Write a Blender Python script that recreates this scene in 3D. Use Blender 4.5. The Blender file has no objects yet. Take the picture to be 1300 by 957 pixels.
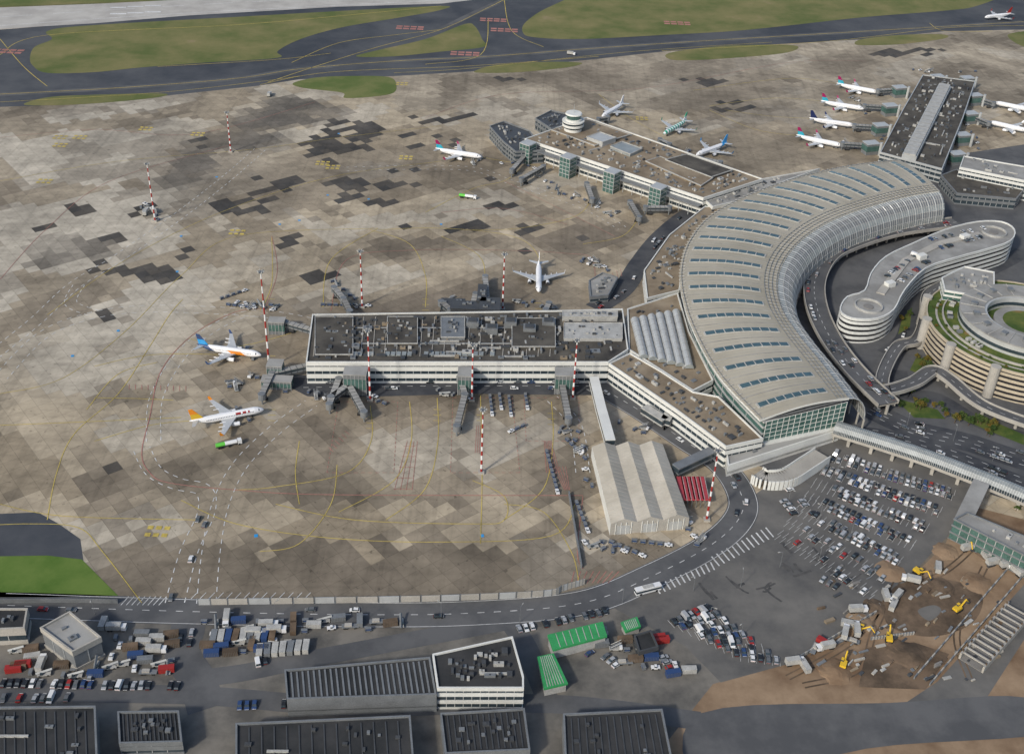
import bpy, math, random
from mathutils import Vector, noise, Matrix
random.seed(7)
R=random.random
# ---------------------------------------------------------------- survey
F_PX=1450.0; CX,CY=650.0,433.5; PITCH=math.atan(915/1450); ROLL=math.radians(2.5); CAM_H=355.0
fw=Vector((0,math.cos(PITCH),-math.sin(PITCH))); up0=Vector((0,math.sin(PITCH),math.cos(PITCH))); rt0=Vector((1,0,0))
c_rt=rt0*math.cos(ROLL)+up0*math.sin(ROLL); c_up=-rt0*math.sin(ROLL)+up0*math.cos(ROLL)
CAM=Vector((0,0,CAM_H))
def P(x,y,z=0.0):
    d=fw+c_rt*((x-CX)/F_PX)+c_up*((CY-y)/F_PX)
    t=(z-CAM_H)/d.z
    return CAM+d*t
def proj(p):
    d=Vector(p)-CAM; k=d.dot(fw)
    return (CX+F_PX*d.dot(c_rt)/k, CY-F_PX*d.dot(c_up)/k)
def height_of(bx,by,ty):
    b=P(bx,by); lo,hi=0,120
    for _ in range(30):
        m=(lo+hi)/2
        if proj((b.x,b.y,m))[1]>ty: lo=m
        else: hi=m
    return lo
# ---------------------------------------------------------------- materials
M={}
def mk(name,col,rough=.8,var=.15,scale=.15,metal=0.0,fine=2.0,spec=.3):
    m=bpy.data.materials.new(name); m.use_nodes=True; nt=m.node_tree; n=nt.nodes; l=nt.links
    b=n['Principled BSDF']; b.inputs['Roughness'].default_value=rough; b.inputs['Metallic'].default_value=metal
    b.inputs['Specular IOR Level'].default_value=spec
    if var>0:
        g=n.new('ShaderNodeNewGeometry')
        a=n.new('ShaderNodeTexNoise'); a.inputs['Scale'].default_value=scale; a.inputs['Detail'].default_value=5
        c=n.new('ShaderNodeTexNoise'); c.inputs['Scale'].default_value=fine; c.inputs['Detail'].default_value=3
        l.new(g.outputs['Position'],a.inputs['Vector']); l.new(g.outputs['Position'],c.inputs['Vector'])
        ad=n.new('ShaderNodeMath'); ad.operation='ADD'; l.new(a.outputs['Fac'],ad.inputs[0]); l.new(c.outputs['Fac'],ad.inputs[1])
        mr=n.new('ShaderNodeMapRange'); mr.inputs['From Min'].default_value=.7; mr.inputs['From Max'].default_value=1.3
        mr.inputs['To Min'].default_value=1-var; mr.inputs['To Max'].default_value=1+var
        l.new(ad.outputs[0],mr.inputs['Value'])
        vm=n.new('ShaderNodeVectorMath'); vm.operation='SCALE'; vm.inputs[0].default_value=col[:3]
        l.new(mr.outputs[0],vm.inputs['Scale']); l.new(vm.outputs[0],b.inputs['Base Color'])
    else: b.inputs['Base Color'].default_value=(*col,1)
    M[name]=m; return m
def mk2(name,c1,c2,scale,lo=.4,hi=.6,rough=.9,c3=None,det=8):
    m=bpy.data.materials.new(name); m.use_nodes=True; nt=m.node_tree; n=nt.nodes; l=nt.links
    b=n['Principled BSDF']; b.inputs['Roughness'].default_value=rough; b.inputs['Specular IOR Level'].default_value=.2
    g=n.new('ShaderNodeNewGeometry'); a=n.new('ShaderNodeTexNoise'); a.inputs['Scale'].default_value=scale; a.inputs['Detail'].default_value=det; a.inputs['Roughness'].default_value=.65
    l.new(g.outputs['Position'],a.inputs['Vector'])
    r=n.new('ShaderNodeValToRGB'); r.color_ramp.elements[0].position=lo; r.color_ramp.elements[0].color=(*c1,1)
    r.color_ramp.elements[1].position=hi; r.color_ramp.elements[1].color=(*c2,1)
    if c3:
        e=r.color_ramp.elements.new(min(1,hi+.08)); e.color=(*c3,1)
    l.new(a.outputs['Fac'],r.inputs['Fac']); l.new(r.outputs['Color'],b.inputs['Base Color'])
    M[name]=m
mk2('fields',(.10,.12,.04),(.20,.18,.09),.01)
mk2('grass',(.095,.12,.035),(.20,.18,.075),.018,.36,.62,c3=(.25,.20,.11),det=12)
mk2('grass_mid',(.095,.13,.035),(.16,.17,.06),.03,det=10)
mk2('grass_lush',(.065,.13,.02),(.12,.18,.04),.03,det=12)
mk2('asphalt_taxi',(.048,.054,.064),(.09,.094,.10),.012,det=12)
mk2('asphalt_road',(.08,.082,.085),(.12,.12,.12),.04)
mk2('asphalt_dark',(.045,.048,.055),(.08,.082,.085),.05)
mk2('asphalt_lot',(.085,.084,.082),(.16,.152,.138),.03,.35,.62,det=12)
mk2('yard',(.09,.086,.078),(.19,.175,.15),.05,.35,.6,det=12)
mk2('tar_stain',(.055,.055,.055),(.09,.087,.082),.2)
mk2('runway',(.36,.34,.31),(.46,.44,.40),.03)
mk2('earth',(.15,.095,.057),(.31,.22,.14),.035,.35,.62,det=13)
mk2('earth_dark',(.075,.055,.038),(.17,.12,.08),.06,det=12)
mk('yellow_paint',(.48,.37,.09),.7,.35,.05,fine=.6)
mk('white_paint',(.56,.56,.54),.7,.3,.05,fine=.6)
mk('red_paint',(.36,.16,.13),.7,.3,.05,fine=.6)
mk('white_wall',(.62,.62,.58),.6,.12,.1)
mk('concrete',(.36,.34,.30),.85,.2,.1)
mk('concrete_dark',(.20,.19,.175),.85,.2,.1)
mk('beige_wall',(.43,.37,.275),.8,.18,.1)
mk2('roof_dark',(.045,.042,.038),(.115,.105,.088),.06,.35,.65)
mk2('roof_brown',(.17,.132,.09),(.295,.24,.17),.05,.35,.65)
mk2('roof_black',(.026,.028,.029),(.05,.05,.05),.04)
mk2('roof_grey',(.22,.215,.20),(.33,.325,.305),.04)
mk2('roof_tan',(.31,.285,.225),(.405,.375,.305),.025,.35,.65,det=12)
mk2('roof_hangar',(.38,.35,.29),(.48,.445,.375),.05)
mk2('garden',(.05,.085,.02),(.12,.14,.035),.08,.4,.6,c3=(.2,.13,.05))
mk('metal_pale',(.44,.45,.44),.45,.12,.2,metal=.2)
mk('metal_grey',(.19,.20,.205),.5,.2,.2,metal=.2)
mk('metal_dark',(.06,.063,.066),.5,.2,.2)
mk('unit_light',(.37,.365,.34),.6,.25,.3)
mk('glass',(.035,.05,.06),.12,.3,.3,spec=.6)
mk('glass_green',(.06,.12,.105),.12,.35,.25,spec=.6)
mk('glass_sky',(.055,.10,.115),.2,.25,.2,spec=.6)
mk('glass_pale',(.24,.26,.255),.3,.25,.2,spec=.5)
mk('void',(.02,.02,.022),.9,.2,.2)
mk('red_roof',(.36,.05,.06),.6,.2,.3)
mk('green_sheet',(.04,.28,.09),.6,.2,.3)
mk('rubber',(.02,.02,.02),.9,0)
mk('plane_white',(.76,.76,.76),.35,.04,.3,spec=.5)
mk('plane_grey',(.44,.455,.46),.4,.08,.3,spec=.5)
mk('engine_dark',(.05,.05,.055),.4,0)
for nme,c in dict(c_white=(.68,.68,.67),c_silver=(.33,.34,.35),c_grey=(.12,.125,.13),c_black=(.02,.021,.023),c_blue=(.03,.06,.15),c_red=(.30,.025,.02),
    c_burgundy=(.25,.01,.08),c_teal=(.02,.30,.40),c_orange=(.75,.25,.02),c_navy=(.01,.02,.08),c_green=(.02,.35,.20),c_sky=(.03,.28,.60),c_yellow=(.65,.42,.03),c_lime=(.12,.5,.06)).items():
    mk(nme,c,.3,0,spec=.5)
mk('bark',(.10,.07,.045),.9,.2,2)
mk2('leaf_autumn',(.16,.10,.02),(.10,.11,.025),.35,.4,.6)
mk2('leaf_green',(.035,.07,.018),(.08,.11,.03),.35,.4,.6)
SL=7.5; ANG=math.radians(40)
def mk_apron():
    m=bpy.data.materials.new('apron_concrete'); m.use_nodes=True; nt=m.node_tree; n=nt.nodes; l=nt.links
    b=n['Principled BSDF']; b.inputs['Roughness'].default_value=.85; b.inputs['Specular IOR Level'].default_value=.2
    at=n.new('ShaderNodeAttribute'); at.attribute_name='slab'
    g=n.new('ShaderNodeNewGeometry')
    def math_(op,a,b_=None,c=None):
        k=n.new('ShaderNodeMath'); k.operation=op
        for i,v in enumerate((a,b_,c)):
            if v is None: continue
            if isinstance(v,(int,float)): k.inputs[i].default_value=v
            else: l.new(v,k.inputs[i])
        return k.outputs[0]
    def noi(scale,det=8,rough=.7,vec=None):
        a=n.new('ShaderNodeTexNoise'); a.inputs['Scale'].default_value=scale; a.inputs['Detail'].default_value=det; a.inputs['Roughness'].default_value=rough
        l.new(vec or g.outputs['Position'],a.inputs['Vector']); return a.outputs['Fac']
    def mrg(v,a,b_,c,d):
        mr=n.new('ShaderNodeMapRange'); 
        for nm,x in zip(('From Min','From Max','To Min','To Max'),(a,b_,c,d)): mr.inputs[nm].default_value=x
        l.new(v,mr.inputs['Value']); return mr.outputs[0]
    base=mrg(noi(.05,10),.3,.7,.72,1.2)
    cloud=mrg(noi(.011,8,.62),.36,.62,.72,1.1)
    def rot(sc,ang):
        mp=n.new('ShaderNodeMapping'); mp.inputs['Rotation'].default_value=(0,0,ang); mp.inputs['Scale'].default_value=sc; l.new(g.outputs['Position'],mp.inputs['Vector']); return mp.outputs[0]
    s1=mrg(noi(1,5,.6,rot((.03,.22,1),-ANG)),.45,.66,1.02,.86)
    s2=mrg(noi(1,5,.6,rot((.22,.03,1),-ANG)),.5,.68,1.01,.86)
    s3=mrg(noi(1,4,.5,rot((.25,.012,1),math.radians(8))),.56,.66,1.0,.88)
    mp=n.new('ShaderNodeMapping'); mp.inputs['Rotation'].default_value=(0,0,-ANG); mp.inputs['Scale'].default_value=(1/SL,)*3
    l.new(g.outputs['Position'],mp.inputs['Vector'])
    sp=n.new('ShaderNodeSeparateXYZ'); l.new(mp.outputs[0],sp.inputs[0])
    j=[math_('LESS_THAN',math_('FRACT',sp.outputs[ax]),.035) for ax in (0,1)]
    jm=math_('MULTIPLY_ADD',math_('MAXIMUM',j[0],j[1]),-.25,1.0)
    oil=mrg(noi(.35,4,.5),.64,.73,1.0,.58)
    v=base
    for q in (cloud,s1,s2,s3,jm,oil): v=math_('MULTIPLY',v,q)
    vm=n.new('ShaderNodeVectorMath'); vm.operation='SCALE'; l.new(at.outputs['Color'],vm.inputs[0]); l.new(v,vm.inputs['Scale'])
    l.new(vm.outputs[0],b.inputs['Base Color']); M['apron_concrete']=m
mk_apron()
# ---------------------------------------------------------------- mesh builder
col=bpy.context.scene.collection
class B:
    def __init__(s,name): s.name=name; s.d={}
    def face(s,part,mat,pts):
        v,f=s.d.setdefault((part,mat),([],[])); i=len(v)
        v.extend([tuple(p) for p in pts]); f.append(tuple(range(i,i+len(pts))))
    def hexa(s,part,mat,a,b_):
        s.face(part,mat,a[::-1]); s.face(part,mat,b_)
        n=len(a)
        for i in range(n):
            j=(i+1)%n; s.face(part,mat,[a[i],a[j],b_[j],b_[i]])
    def box(s,part,mat,c,sx,sy,z0,z1,rot=0,taper=1.0):
        ca,sa=math.cos(rot),math.sin(rot)
        def q(k,z): return [(c[0]+(x*ca-y*sa)*k,c[1]+(x*sa+y*ca)*k,z) for x,y in ((-sx/2,-sy/2),(sx/2,-sy/2),(sx/2,sy/2),(-sx/2,sy/2))]
        s.hexa(part,mat,q(1,z0),q(taper,z1))
    def beam(s,part,mat,p,q,w,za,zb,zc=None,zd=None):
        p=Vector((p[0],p[1])); q=Vector((q[0],q[1])); d=(q-p)
        if d.length<1e-6: return
        d.normalize(); n=Vector((-d.y,d.x))*w/2
        if zc is None: zc,zd=za,zb
        A=[(p.x-n.x,p.y-n.y,za),(q.x-n.x,q.y-n.y,zc),(q.x+n.x,q.y+n.y,zc),(p.x+n.x,p.y+n.y,za)]
        T=[(p.x-n.x,p.y-n.y,zb),(q.x-n.x,q.y-n.y,zd),(q.x+n.x,q.y+n.y,zd),(p.x+n.x,p.y+n.y,zb)]
        s.hexa(part,mat,A,T)
    def strut(s,part,mat,p,q,w):
        p=Vector(p); q=Vector(q); d=(q-p)
        if d.length<1e-6: return
        d.normalize(); u=d.orthogonal().normalized(); v=d.cross(u)
        o=[(u+v)*w/2,(v-u)*w/2,(-u-v)*w/2,(u-v)*w/2]
        s.hexa(part,mat,[p+k for k in o],[q+k for k in o])
    def cyl(s,part,mat,c,r0,r1,z0,z1,n=20,cap=True):
        a=[(c[0]+r0*math.cos(2*math.pi*i/n),c[1]+r0*math.sin(2*math.pi*i/n),z0) for i in range(n)]
        t=[(c[0]+r1*math.cos(2*math.pi*i/n),c[1]+r1*math.sin(2*math.pi*i/n),z1) for i in range(n)]
        s.hexa(part,mat,a,t)
    def ring(s,part,mat,poly,out,inn,za,zb):
        o=offs(poly,out); i_=offs(poly,inn); n=len(poly)
        for i in range(n):
            j=(i+1)%n
            s.face(part,mat,[(*o[i],za),(*o[j],za),(*o[j],zb),(*o[i],zb)])
            s.face(part,mat,[(*i_[j],za),(*i_[i],za),(*i_[i],zb),(*i_[j],zb)])
            s.face(part,mat,[(*o[i],zb),(*o[j],zb),(*i_[j],zb),(*i_[i],zb)])
            s.face(part,mat,[(*o[j],za),(*o[i],za),(*i_[i],za),(*i_[j],za)])
    def block(s,poly,z0,z1,nfl=3,bay=4,wall='white_wall',glass='glass',roof='roof_dark',frac=.45,par=.8,mull='metal_pale'):
        poly=ccw(poly); n=len(poly); h=(z1-z0)/nfl
        for i in range(n):
            j=(i+1)%n; a,b_=poly[i],poly[j]
            s.face('windows',glass,[(*a,z0),(*b_,z0),(*b_,z1-.4),(*a,z1-.4)])
            d=Vector(b_)-Vector(a); L=d.length
            if bay and L>bay:
                k=int(L/bay); ang=math.atan2(d.y,d.x)
                for t in range(1,k):
                    c=Vector(a)+d*(t/k); nn=Vector((d.y,-d.x)).normalized()*.08
                    s.box('mullions',mull,c+nn,.3,.26,z0,z1-.5,ang)
        for k in range(nfl+1):
            zc=z0+k*h
            za=max(z0,zc-h*frac*.5); zb=min(z1,zc+h*frac*.5)
            if k==nfl: za=z1-h*frac
            s.ring('walls',wall,poly,.35,-.35,za,zb)
        s.face('roof',roof,[(*p,z1-par) for p in poly])
    def units(s,poly,z,nu,mats=('unit_light','metal_grey'),smin=1.5,smax=5,hm=2.2,rot=None):
        poly=ccw(poly)
        xs=[p[0] for p in poly]; ys=[p[1] for p in poly]
        if rot is None: rot=math.atan2(poly[1][1]-poly[0][1],poly[1][0]-poly[0][0])
        ins=offs(poly,-4); c=0; t=0; used=[]
        while c<nu and t<nu*14:
            t+=1; x=random.uniform(min(xs),max(xs)); y=random.uniform(min(ys),max(ys))
            if inside(x,y,ins):
                sx=smin+(smax-smin)*R()**2.2; sy=smin+(smax*.7-smin)*R()**2
                r=max(sx,sy)*.6
                if any((x-a)**2+(y-b_)**2<(r+q)**2 for a,b_,q in used): continue
                used.append((x,y,r)); h=random.uniform(.5,hm); mt=random.choice(mats)
                s.box('rooftop_units',mt,(x,y),sx,sy,z-.05,z+h,rot); c+=1
                if sx>2.4: s.cyl('unit_fans','metal_dark',(x,y),min(sx,sy)*.28,min(sx,sy)*.28,z+h,z+h+.15,10)
        for _ in range(nu//10):
            x=random.uniform(min(xs),max(xs)); y=random.uniform(min(ys),max(ys)); L=random.uniform(6,18)
            a=rot+(math.pi/2 if R()<.5 else 0); x2=x+math.cos(a)*L; y2=y+math.sin(a)*L
            if inside(x,y,ins) and inside(x2,y2,ins): s.beam('ducts','unit_light',(x,y),(x2,y2),.8,z,z+.7+.2*R())
    def single(s,smooth=False,link=True,parent=None,name=None):
        me=bpy.data.meshes.new(name or s.name); v=[];f=[];mi=[];ms=[]
        for (pt,mt),(vv,ff) in s.d.items():
            if mt not in ms: ms.append(mt)
            o=len(v); v+=vv; f+=[tuple(x+o for x in q) for q in ff]; mi+=[ms.index(mt)]*len(ff)
        me.from_pydata(v,[],f); me.polygons.foreach_set('material_index',mi)
        for m in ms: me.materials.append(M[m])
        if smooth: me.polygons.foreach_set('use_smooth',[True]*len(f))
        me.update()
        if not link: return me
        ob=bpy.data.objects.new(name or s.name,me); col.objects.link(ob); return ob
    def finish(s):
        e=bpy.data.objects.new(s.name,None); col.objects.link(e)
        for (pt,mt),(vv,ff) in s.d.items():
            me=bpy.data.meshes.new(pt); me.from_pydata(vv,[],ff); me.materials.append(M[mt]); me.update()
            ob=bpy.data.objects.new(pt,me); col.objects.link(ob); ob.parent=e
        return e
def area(p): return sum(p[i][0]*p[(i+1)%len(p)][1]-p[(i+1)%len(p)][0]*p[i][1] for i in range(len(p)))/2
def ccw(p):
    p=[(q[0],q[1]) for q in p]
    return p if area(p)>0 else p[::-1]
def offs(poly,o):
    n=len(poly); r=[]
    for i in range(n):
        a=Vector(poly[i-1]); b=Vector(poly[i]); c=Vector(poly[(i+1)%n])
        d1=(b-a).normalized(); d2=(c-b).normalized(); n1=Vector((d1.y,-d1.x)); n2=Vector((d2.y,-d2.x))
        m=n1+n2
        if m.length<1e-4: m=n1
        m=m.normalized(); k=o/max(.35,m.dot(n1)); r.append((b.x+m.x*k,b.y+m.y*k))
    return r
def inside(x,y,poly):
    c=False; n=len(poly)
    for i in range(n):
        x1,y1=poly[i]; x2,y2=poly[i-1]
        if (y1>y)!=(y2>y) and x<(x2-x1)*(y-y1)/(y2-y1)+x1: c=not c
    return c
def W(px,z=0): return [P(x,y,z).to_2d() for x,y in px]
def cat(pts,n=8,closed=False):
    pts=[Vector(p) for p in pts]; N=len(pts); out=[]
    rng=range(N) if closed else range(N-1)
    for i in rng:
        if closed: p0,p1,p2,p3=pts[i-1],pts[i],pts[(i+1)%N],pts[(i+2)%N]
        else: p0=pts[max(0,i-1)];p1=pts[i];p2=pts[i+1];p3=pts[min(N-1,i+2)]
        for k in range(n):
            t=k/n; out.append(.5*((2*p1)+(p2-p0)*t+(2*p0-5*p1+4*p2-p3)*t*t+(3*p1-p0-3*p2+p3)*t**3))
    if not closed: out.append(pts[-1])
    return out
def sheet(name,px,z,mat,smooth=False,world=False):
    p=W(px) if not world else [Vector(q) for q in px]
    if smooth: p=cat(p,6,True)
    p=ccw(p); b=B(name); b.face(name,mat,[(*q,z) for q in p]); return b.single()
def ribbon(b,mat,pts,w,z,dash=None,off=0,n=8,part='m'):
    pts=cat(pts,n) if n>1 else [Vector(p) for p in pts]
    if off:
        q=[]
        for i,p in enumerate(pts):
            d=(pts[min(i+1,len(pts)-1)]-pts[max(i-1,0)]).normalized(); q.append(p+Vector((-d.y,d.x))*off)
        pts=q
    def seg(a,c):
        d=(c-a)
        if d.length<1e-5: return
        d.normalize(); nn=Vector((-d.y,d.x))*w/2
        b.face(part,mat,[(*(a-nn),z),(*(c-nn),z),(*(c+nn),z),(*(a+nn),z)])
    if not dash:
        L=[]; 
        for i,p in enumerate(pts):
            d=(pts[min(i+1,len(pts)-1)]-pts[max(i-1,0)]).normalized(); nn=Vector((-d.y,d.x))*w/2; L.append((p-nn,p+nn))
        for i in range(len(L)-1): b.face(part,mat,[(*L[i][0],z),(*L[i+1][0],z),(*L[i+1][1],z),(*L[i][1],z)])
    else:
        on,of=dash; acc=0; per=on+of
        for i in range(len(pts)-1):
            a,c=pts[i],pts[i+1]; L=(c-a).length
            if L<1e-5: continue
            d=(c-a)/L; s=0
            while s<L:
                ph=(acc+s)%per
                if ph<on-1e-6:
                    e=min(L,s+on-ph); seg(a+d*s,a+d*e); s=e+1e-4
                else: s+=per-ph+1e-4
            acc+=L
# ---------------------------------------------------------------- ground
g=B('ground'); g.face('g','fields',[(-9000,-3000,-.15),(9000,-3000,-.15),(9000,16000,-.15),(-9000,16000,-.15)]); g.single()
def apron():
    TAN=Vector((.43,.36,.258)); LT=Vector((.48,.43,.345)); DK=Vector((.19,.158,.118)); BR=Vector((.30,.245,.17)); AS=Vector((.066,.063,.059)); G=Vector((.37,.325,.255)); ST=Vector((.15,.133,.11))
    patches=[(85,315,56,17,.9,1),(60,330,30,10,.6,1),(168,338,44,11,.66,0),(205,350,30,11,.68,0),(120,343,25,10,.45,0),(305,263,32,10,.64,0),(280,258,18,6,.7,0),(355,230,32,14,.64,0),(330,247,24,9,.55,0),(247,212,30,22,.6,1),(225,230,26,10,.5,1),(100,268,14,9,.4,0),
     (372,308,22,9,.62,0),(300,178,60,14,.4,1),(330,152,50,14,.45,1),(385,145,70,15,.5,1),(405,188,34,16,.5,0),(447,165,36,14,.72,0),(484,172,20,12,.7,0),(455,190,24,8,.58,0),(430,202,28,10,.5,0),(470,250,44,17,.46,0),(440,235,34,9,.5,0),(490,257,20,6,.58,0),(655,285,34,12,.52,0),(640,262,22,5,.45,0),
     (645,320,55,8,.38,0),(545,262,14,5,.4,0),(500,350,34,6,.3,0),(1130,68,26,6,.6,0),(930,135,30,8,.4,0),(650,100,22,5,.4,0),(1180,66,24,5,.45,0),(895,105,34,6,.35,0),(555,285,60,10,.3,0),(150,590,28,8,.48,0),(120,600,12,5,.5,0),(520,225,44,12,.36,0),(270,180,30,10,.38,0),(820,125,25,6,.35,0),(560,150,50,8,.33,0),
     (400,350,30,8,.3,0),(130,400,18,5,.5,0),(180,270,30,10,.3,0),(70,290,20,7,.42,0),(230,320,22,7,.4,0),(520,180,60,10,.28,0),(150,300,22,7,.35,0),(600,225,40,8,.2,0),(740,300,24,7,.38,0),(365,130,40,9,.4,1)]
    v=[];f=[];cs=[]
    ca,sa=math.cos(ANG),math.sin(ANG)
    def w(i,j): return (i*SL*ca-j*SL*sa, i*SL*sa+j*SL*ca)
    lim=[P(-120,900),P(1500,900),P(1500,-30),P(-150,-30)]
    us=[(p.x*ca+p.y*sa)/SL for p in lim]; vs=[(-p.x*sa+p.y*ca)/SL for p in lim]
    N3=lambda a,b_,c:noise.noise(Vector((a,b_,c)))
    for i in range(int(min(us))-1,int(max(us))+2):
        for j in range(int(min(vs))-1,int(max(vs))+2):
            x,y=w(i+.5,j+.5)
            if y<150 or y>1500 : continue
            px,py=proj((x,y,0))
            if px<-160 or px>1460 or py<30 or py>930: continue
            n1=N3(i*.07,j*.16,3)+.5*N3(i*.3,j*.12,9)
            n2=N3(i*.22,j*.22,21); n4=N3(i*.035,j*.05,40)+.4*N3(i*.15,j*.3,44); rr=R()
            c=TAN.copy()
            c=c.lerp(LT,max(0,min(1,(330-px)/200+.3))*max(0,min(1,(520-py)/120)))
            if n1>.2: c=c.lerp(BR,.75)
            elif n1<-.25: c=c.lerp(LT,.7)
            k=0
            if n4>.18: k=.22+n4*.8
            if 300<px+40*n2<760 and 495<py<640: k=max(k,.56+n1*1.2)
            jy=688+34*N3(i*.45,j*.45,5)
            if px>110+n2*40 and py>jy: k=.88+n1*.7
            if 100<px<330 and 560<py<700: k=max(k,.48+n1*1.5)
            if 330<px<800 and 380<py<500: k=max(k,.55)
            if px>620 and 200<py<400 and n2>-.1: k=max(k,.42+n1)
            if 430<px<760 and 300<py<400: k=max(k,.4+n1*1.5)
            if px>560 and py<240 and n1>0: k=max(k,.18+n1)
            if py<140 and px>500: c=c.lerp(G,.5)
            k=max(0,min(.95,k)); c=c.lerp(DK,k)
            if n2>.3 and rr<.5: c=c.lerp(DK,.55)
            for (a,b_,rx,ry,pr,soft) in patches:
                e=((px-a)/rx)**2+((py-b_)/ry)**2
                e2=e+.6*N3(i*.4,j*.4,a)
                if e2<1:
                    if soft: c=c.lerp(ST,max(0,min(.92,(.85+.6*n2)*(1 if e2<.6 else .6))))
                    elif N3(i*.33,j*.62,a*.1)*1.4+.5<pr : c=AS.lerp(DK,.35*R())
            c=c*(.94+.12*R())
            q=len(v); v+= [(*w(i,j),0),(*w(i+1,j),0),(*w(i+1,j+1),0),(*w(i,j+1),0)]; f.append((q,q+1,q+2,q+3)); cs.append(c)
    me=bpy.data.meshes.new('apron'); me.from_pydata(v,[],f); at=me.color_attributes.new('slab','FLOAT_COLOR','CORNER')
    d=[]
    for c in cs: d+= [c.x,c.y,c.z,1]*4
    at.data.foreach_set('color',d); me.materials.append(M['apron_concrete'])
    ob=bpy.data.objects.new('apron_pavement',me); col.objects.link(ob)
apron()
Z1,Z2,Z3,Z4=.03,.06,.09,.12
sheet('taxiway',[(-300,52),(-100,45),(0,38),(240,20),(560,-6),(1600,-60),(1600,34),(1300,38),(1200,40),(1100,50),(980,57),(840,66),(750,76),(600,91),(500,97),(380,101),(330,109),(200,123),(100,133),(0,136),(-300,150)],Z1,'asphalt_taxi')
sheet('runway',[(-400,60),(0,37),(120,30),(240,20),(430,9),(560,5),(620,-2),(900,-25),(900,-50),(330,-5),(130,5),(0,10),(-400,35)],Z2,'runway')
gr=[
 ([(60,40),(110,33),(300,22),(440,14),(563,8),(556,14),(500,24),(440,34),(400,44),(370,55),(352,66),(352,74),(260,80),(180,86),(120,92),(60,93),(42,84),(38,74),(44,60),(66,50)],'grass'),
 ([(-500,-20),(-300,30),(0,9),(130,4),(330,-6),(700,-25),(600,-80),(-500,-80)],'grass'),
 ([(30,133),(60,124),(110,121),(205,119),(200,124),(130,131),(70,134)],'grass'),
 ([(372,106),(400,99),(440,97),(492,98),(503,108),(495,120),(440,125),(434,118),(385,112)],'grass_mid'),
 ([(452,72),(480,64),(540,50),(590,31),(603,34),(612,50),(614,60),(560,66),(500,72)],'grass'),
 ([(602,91),(630,83),(690,79),(738,80),(720,86),(660,92),(615,93)],'grass'),
 ([(664,42),(668,28),(700,8),(760,-12),(900,-28),(1300,-40),(1280,-10),(1240,8),(1200,14),(1100,22),(1000,33),(930,40),(840,45),(740,50),(680,48)],'grass'),
 ([(845,70),(870,64),(930,58),(1008,58),(1000,67),(930,74),(860,77)],'grass'),
 ([(1085,56),(1095,50),(1140,45),(1195,44),(1200,49),(1150,56),(1100,58)],'grass'),
 ([(1280,44),(1330,40),(1330,60),(1300,60)],'grass'),
 ([(0,706),(60,705),(104,710),(150,756),(60,758),(0,758),(-200,760),(-200,706)],'grass_lush')]
sheet('side_road',[(-200,652),(0,652),(48,650),(75,665),(102,684),(106,712),(60,709),(-200,712)],Z1,'asphalt_taxi',False)
for i,(p,m) in enumerate(gr): sheet('grass_field',p,Z3,m,i not in(1,10))
tw=B('taxiway_wear')
for pts in ([(-100,126),(0,120),(150,112),(300,100),(380,88),(500,78),(620,72),(750,62),(900,52),(1100,40),(1300,28)],[(560,38),(600,18),(640,0)]): ribbon(tw,'asphalt_road',W(pts),9,Z1+.01)
tw.single()
sheet('service_yard',[(-300,762),(0,761),(250,765),(500,763),(690,757),(745,745),(860,712),(930,670),(985,690),(860,780),(915,866),(900,1000),(-300,1000)],Z1,'yard')
sheet('car_park_pavement',[(940,640),(990,606),(1045,560),(1100,545),(1240,618),(1215,668),(1110,780),(1010,840),(915,866),(870,820),(780,772),(860,735),(930,700)],Z2,'asphalt_lot')
sheet('forecourt',[(1000,605),(960,590),(1000,560),(985,345),(1050,285),(1190,200),(1460,160),(1460,690),(1240,622),(1100,562),(1045,563)],Z1,'asphalt_road')
sheet('construction_ground',[(1225,640),(1460,700),(1460,1000),(800,1000),(905,868),(1010,838),(1112,778),(1200,690)],Z1+.015,'earth')
sheet('excavation_pit',[(1135,745),(1195,735),(1245,752),(1235,790),(1180,808),(1125,790)],Z3,'earth_dark',True)
sheet('rain_puddle',[(1165,775),(1185,768),(1195,775),(1180,788)],Z4,'asphalt_lot',True)
sheet('excavation_pit',[(1100,822),(1160,815),(1205,830),(1175,875),(1090,872)],Z3+.01,'earth_dark')
sheet('haul_road',[(1240,905),(1130,905),(1190,865),(1300,742),(1340,750)],Z3+.02,'asphalt_lot')
sheet('haul_road',[(880,1000),(890,905),(1130,892),(1300,885),(1330,930),(1100,950),(930,1000)],Z3+.03,'asphalt_road',True)
sheet('terminal_road',[(372,476),(770,480),(772,502),(600,500),(420,505),(390,503),(365,490)],Z2,'asphalt_dark')
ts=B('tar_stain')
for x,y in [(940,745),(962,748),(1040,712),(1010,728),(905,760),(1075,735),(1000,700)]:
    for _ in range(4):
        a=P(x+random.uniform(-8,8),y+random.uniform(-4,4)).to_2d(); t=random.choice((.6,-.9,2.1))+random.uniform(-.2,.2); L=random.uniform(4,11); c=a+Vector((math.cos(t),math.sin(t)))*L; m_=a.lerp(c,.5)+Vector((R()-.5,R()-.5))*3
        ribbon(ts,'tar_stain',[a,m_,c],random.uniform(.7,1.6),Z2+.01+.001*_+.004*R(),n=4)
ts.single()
rd=B('service_road')
W2=W
ribbon(rd,'asphalt_road',W2([(755,488),(810,520),(870,560),(915,590),(940,625),(940,655),(905,690),(830,730),(740,765),(600,778),(450,780),(240,776),(0,768),(-250,768)]),15,Z3,part='deck')
ribbon(rd,'asphalt_road',W2([(245,765),(238,800),(232,830),(250,862),(262,900)]),14,Z3-.01,part='deck')
ribbon(rd,'asphalt_road',W2([(640,790),(560,805),(400,835),(300,855),(230,862)]),9,Z3-.012,part='deck')
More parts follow.
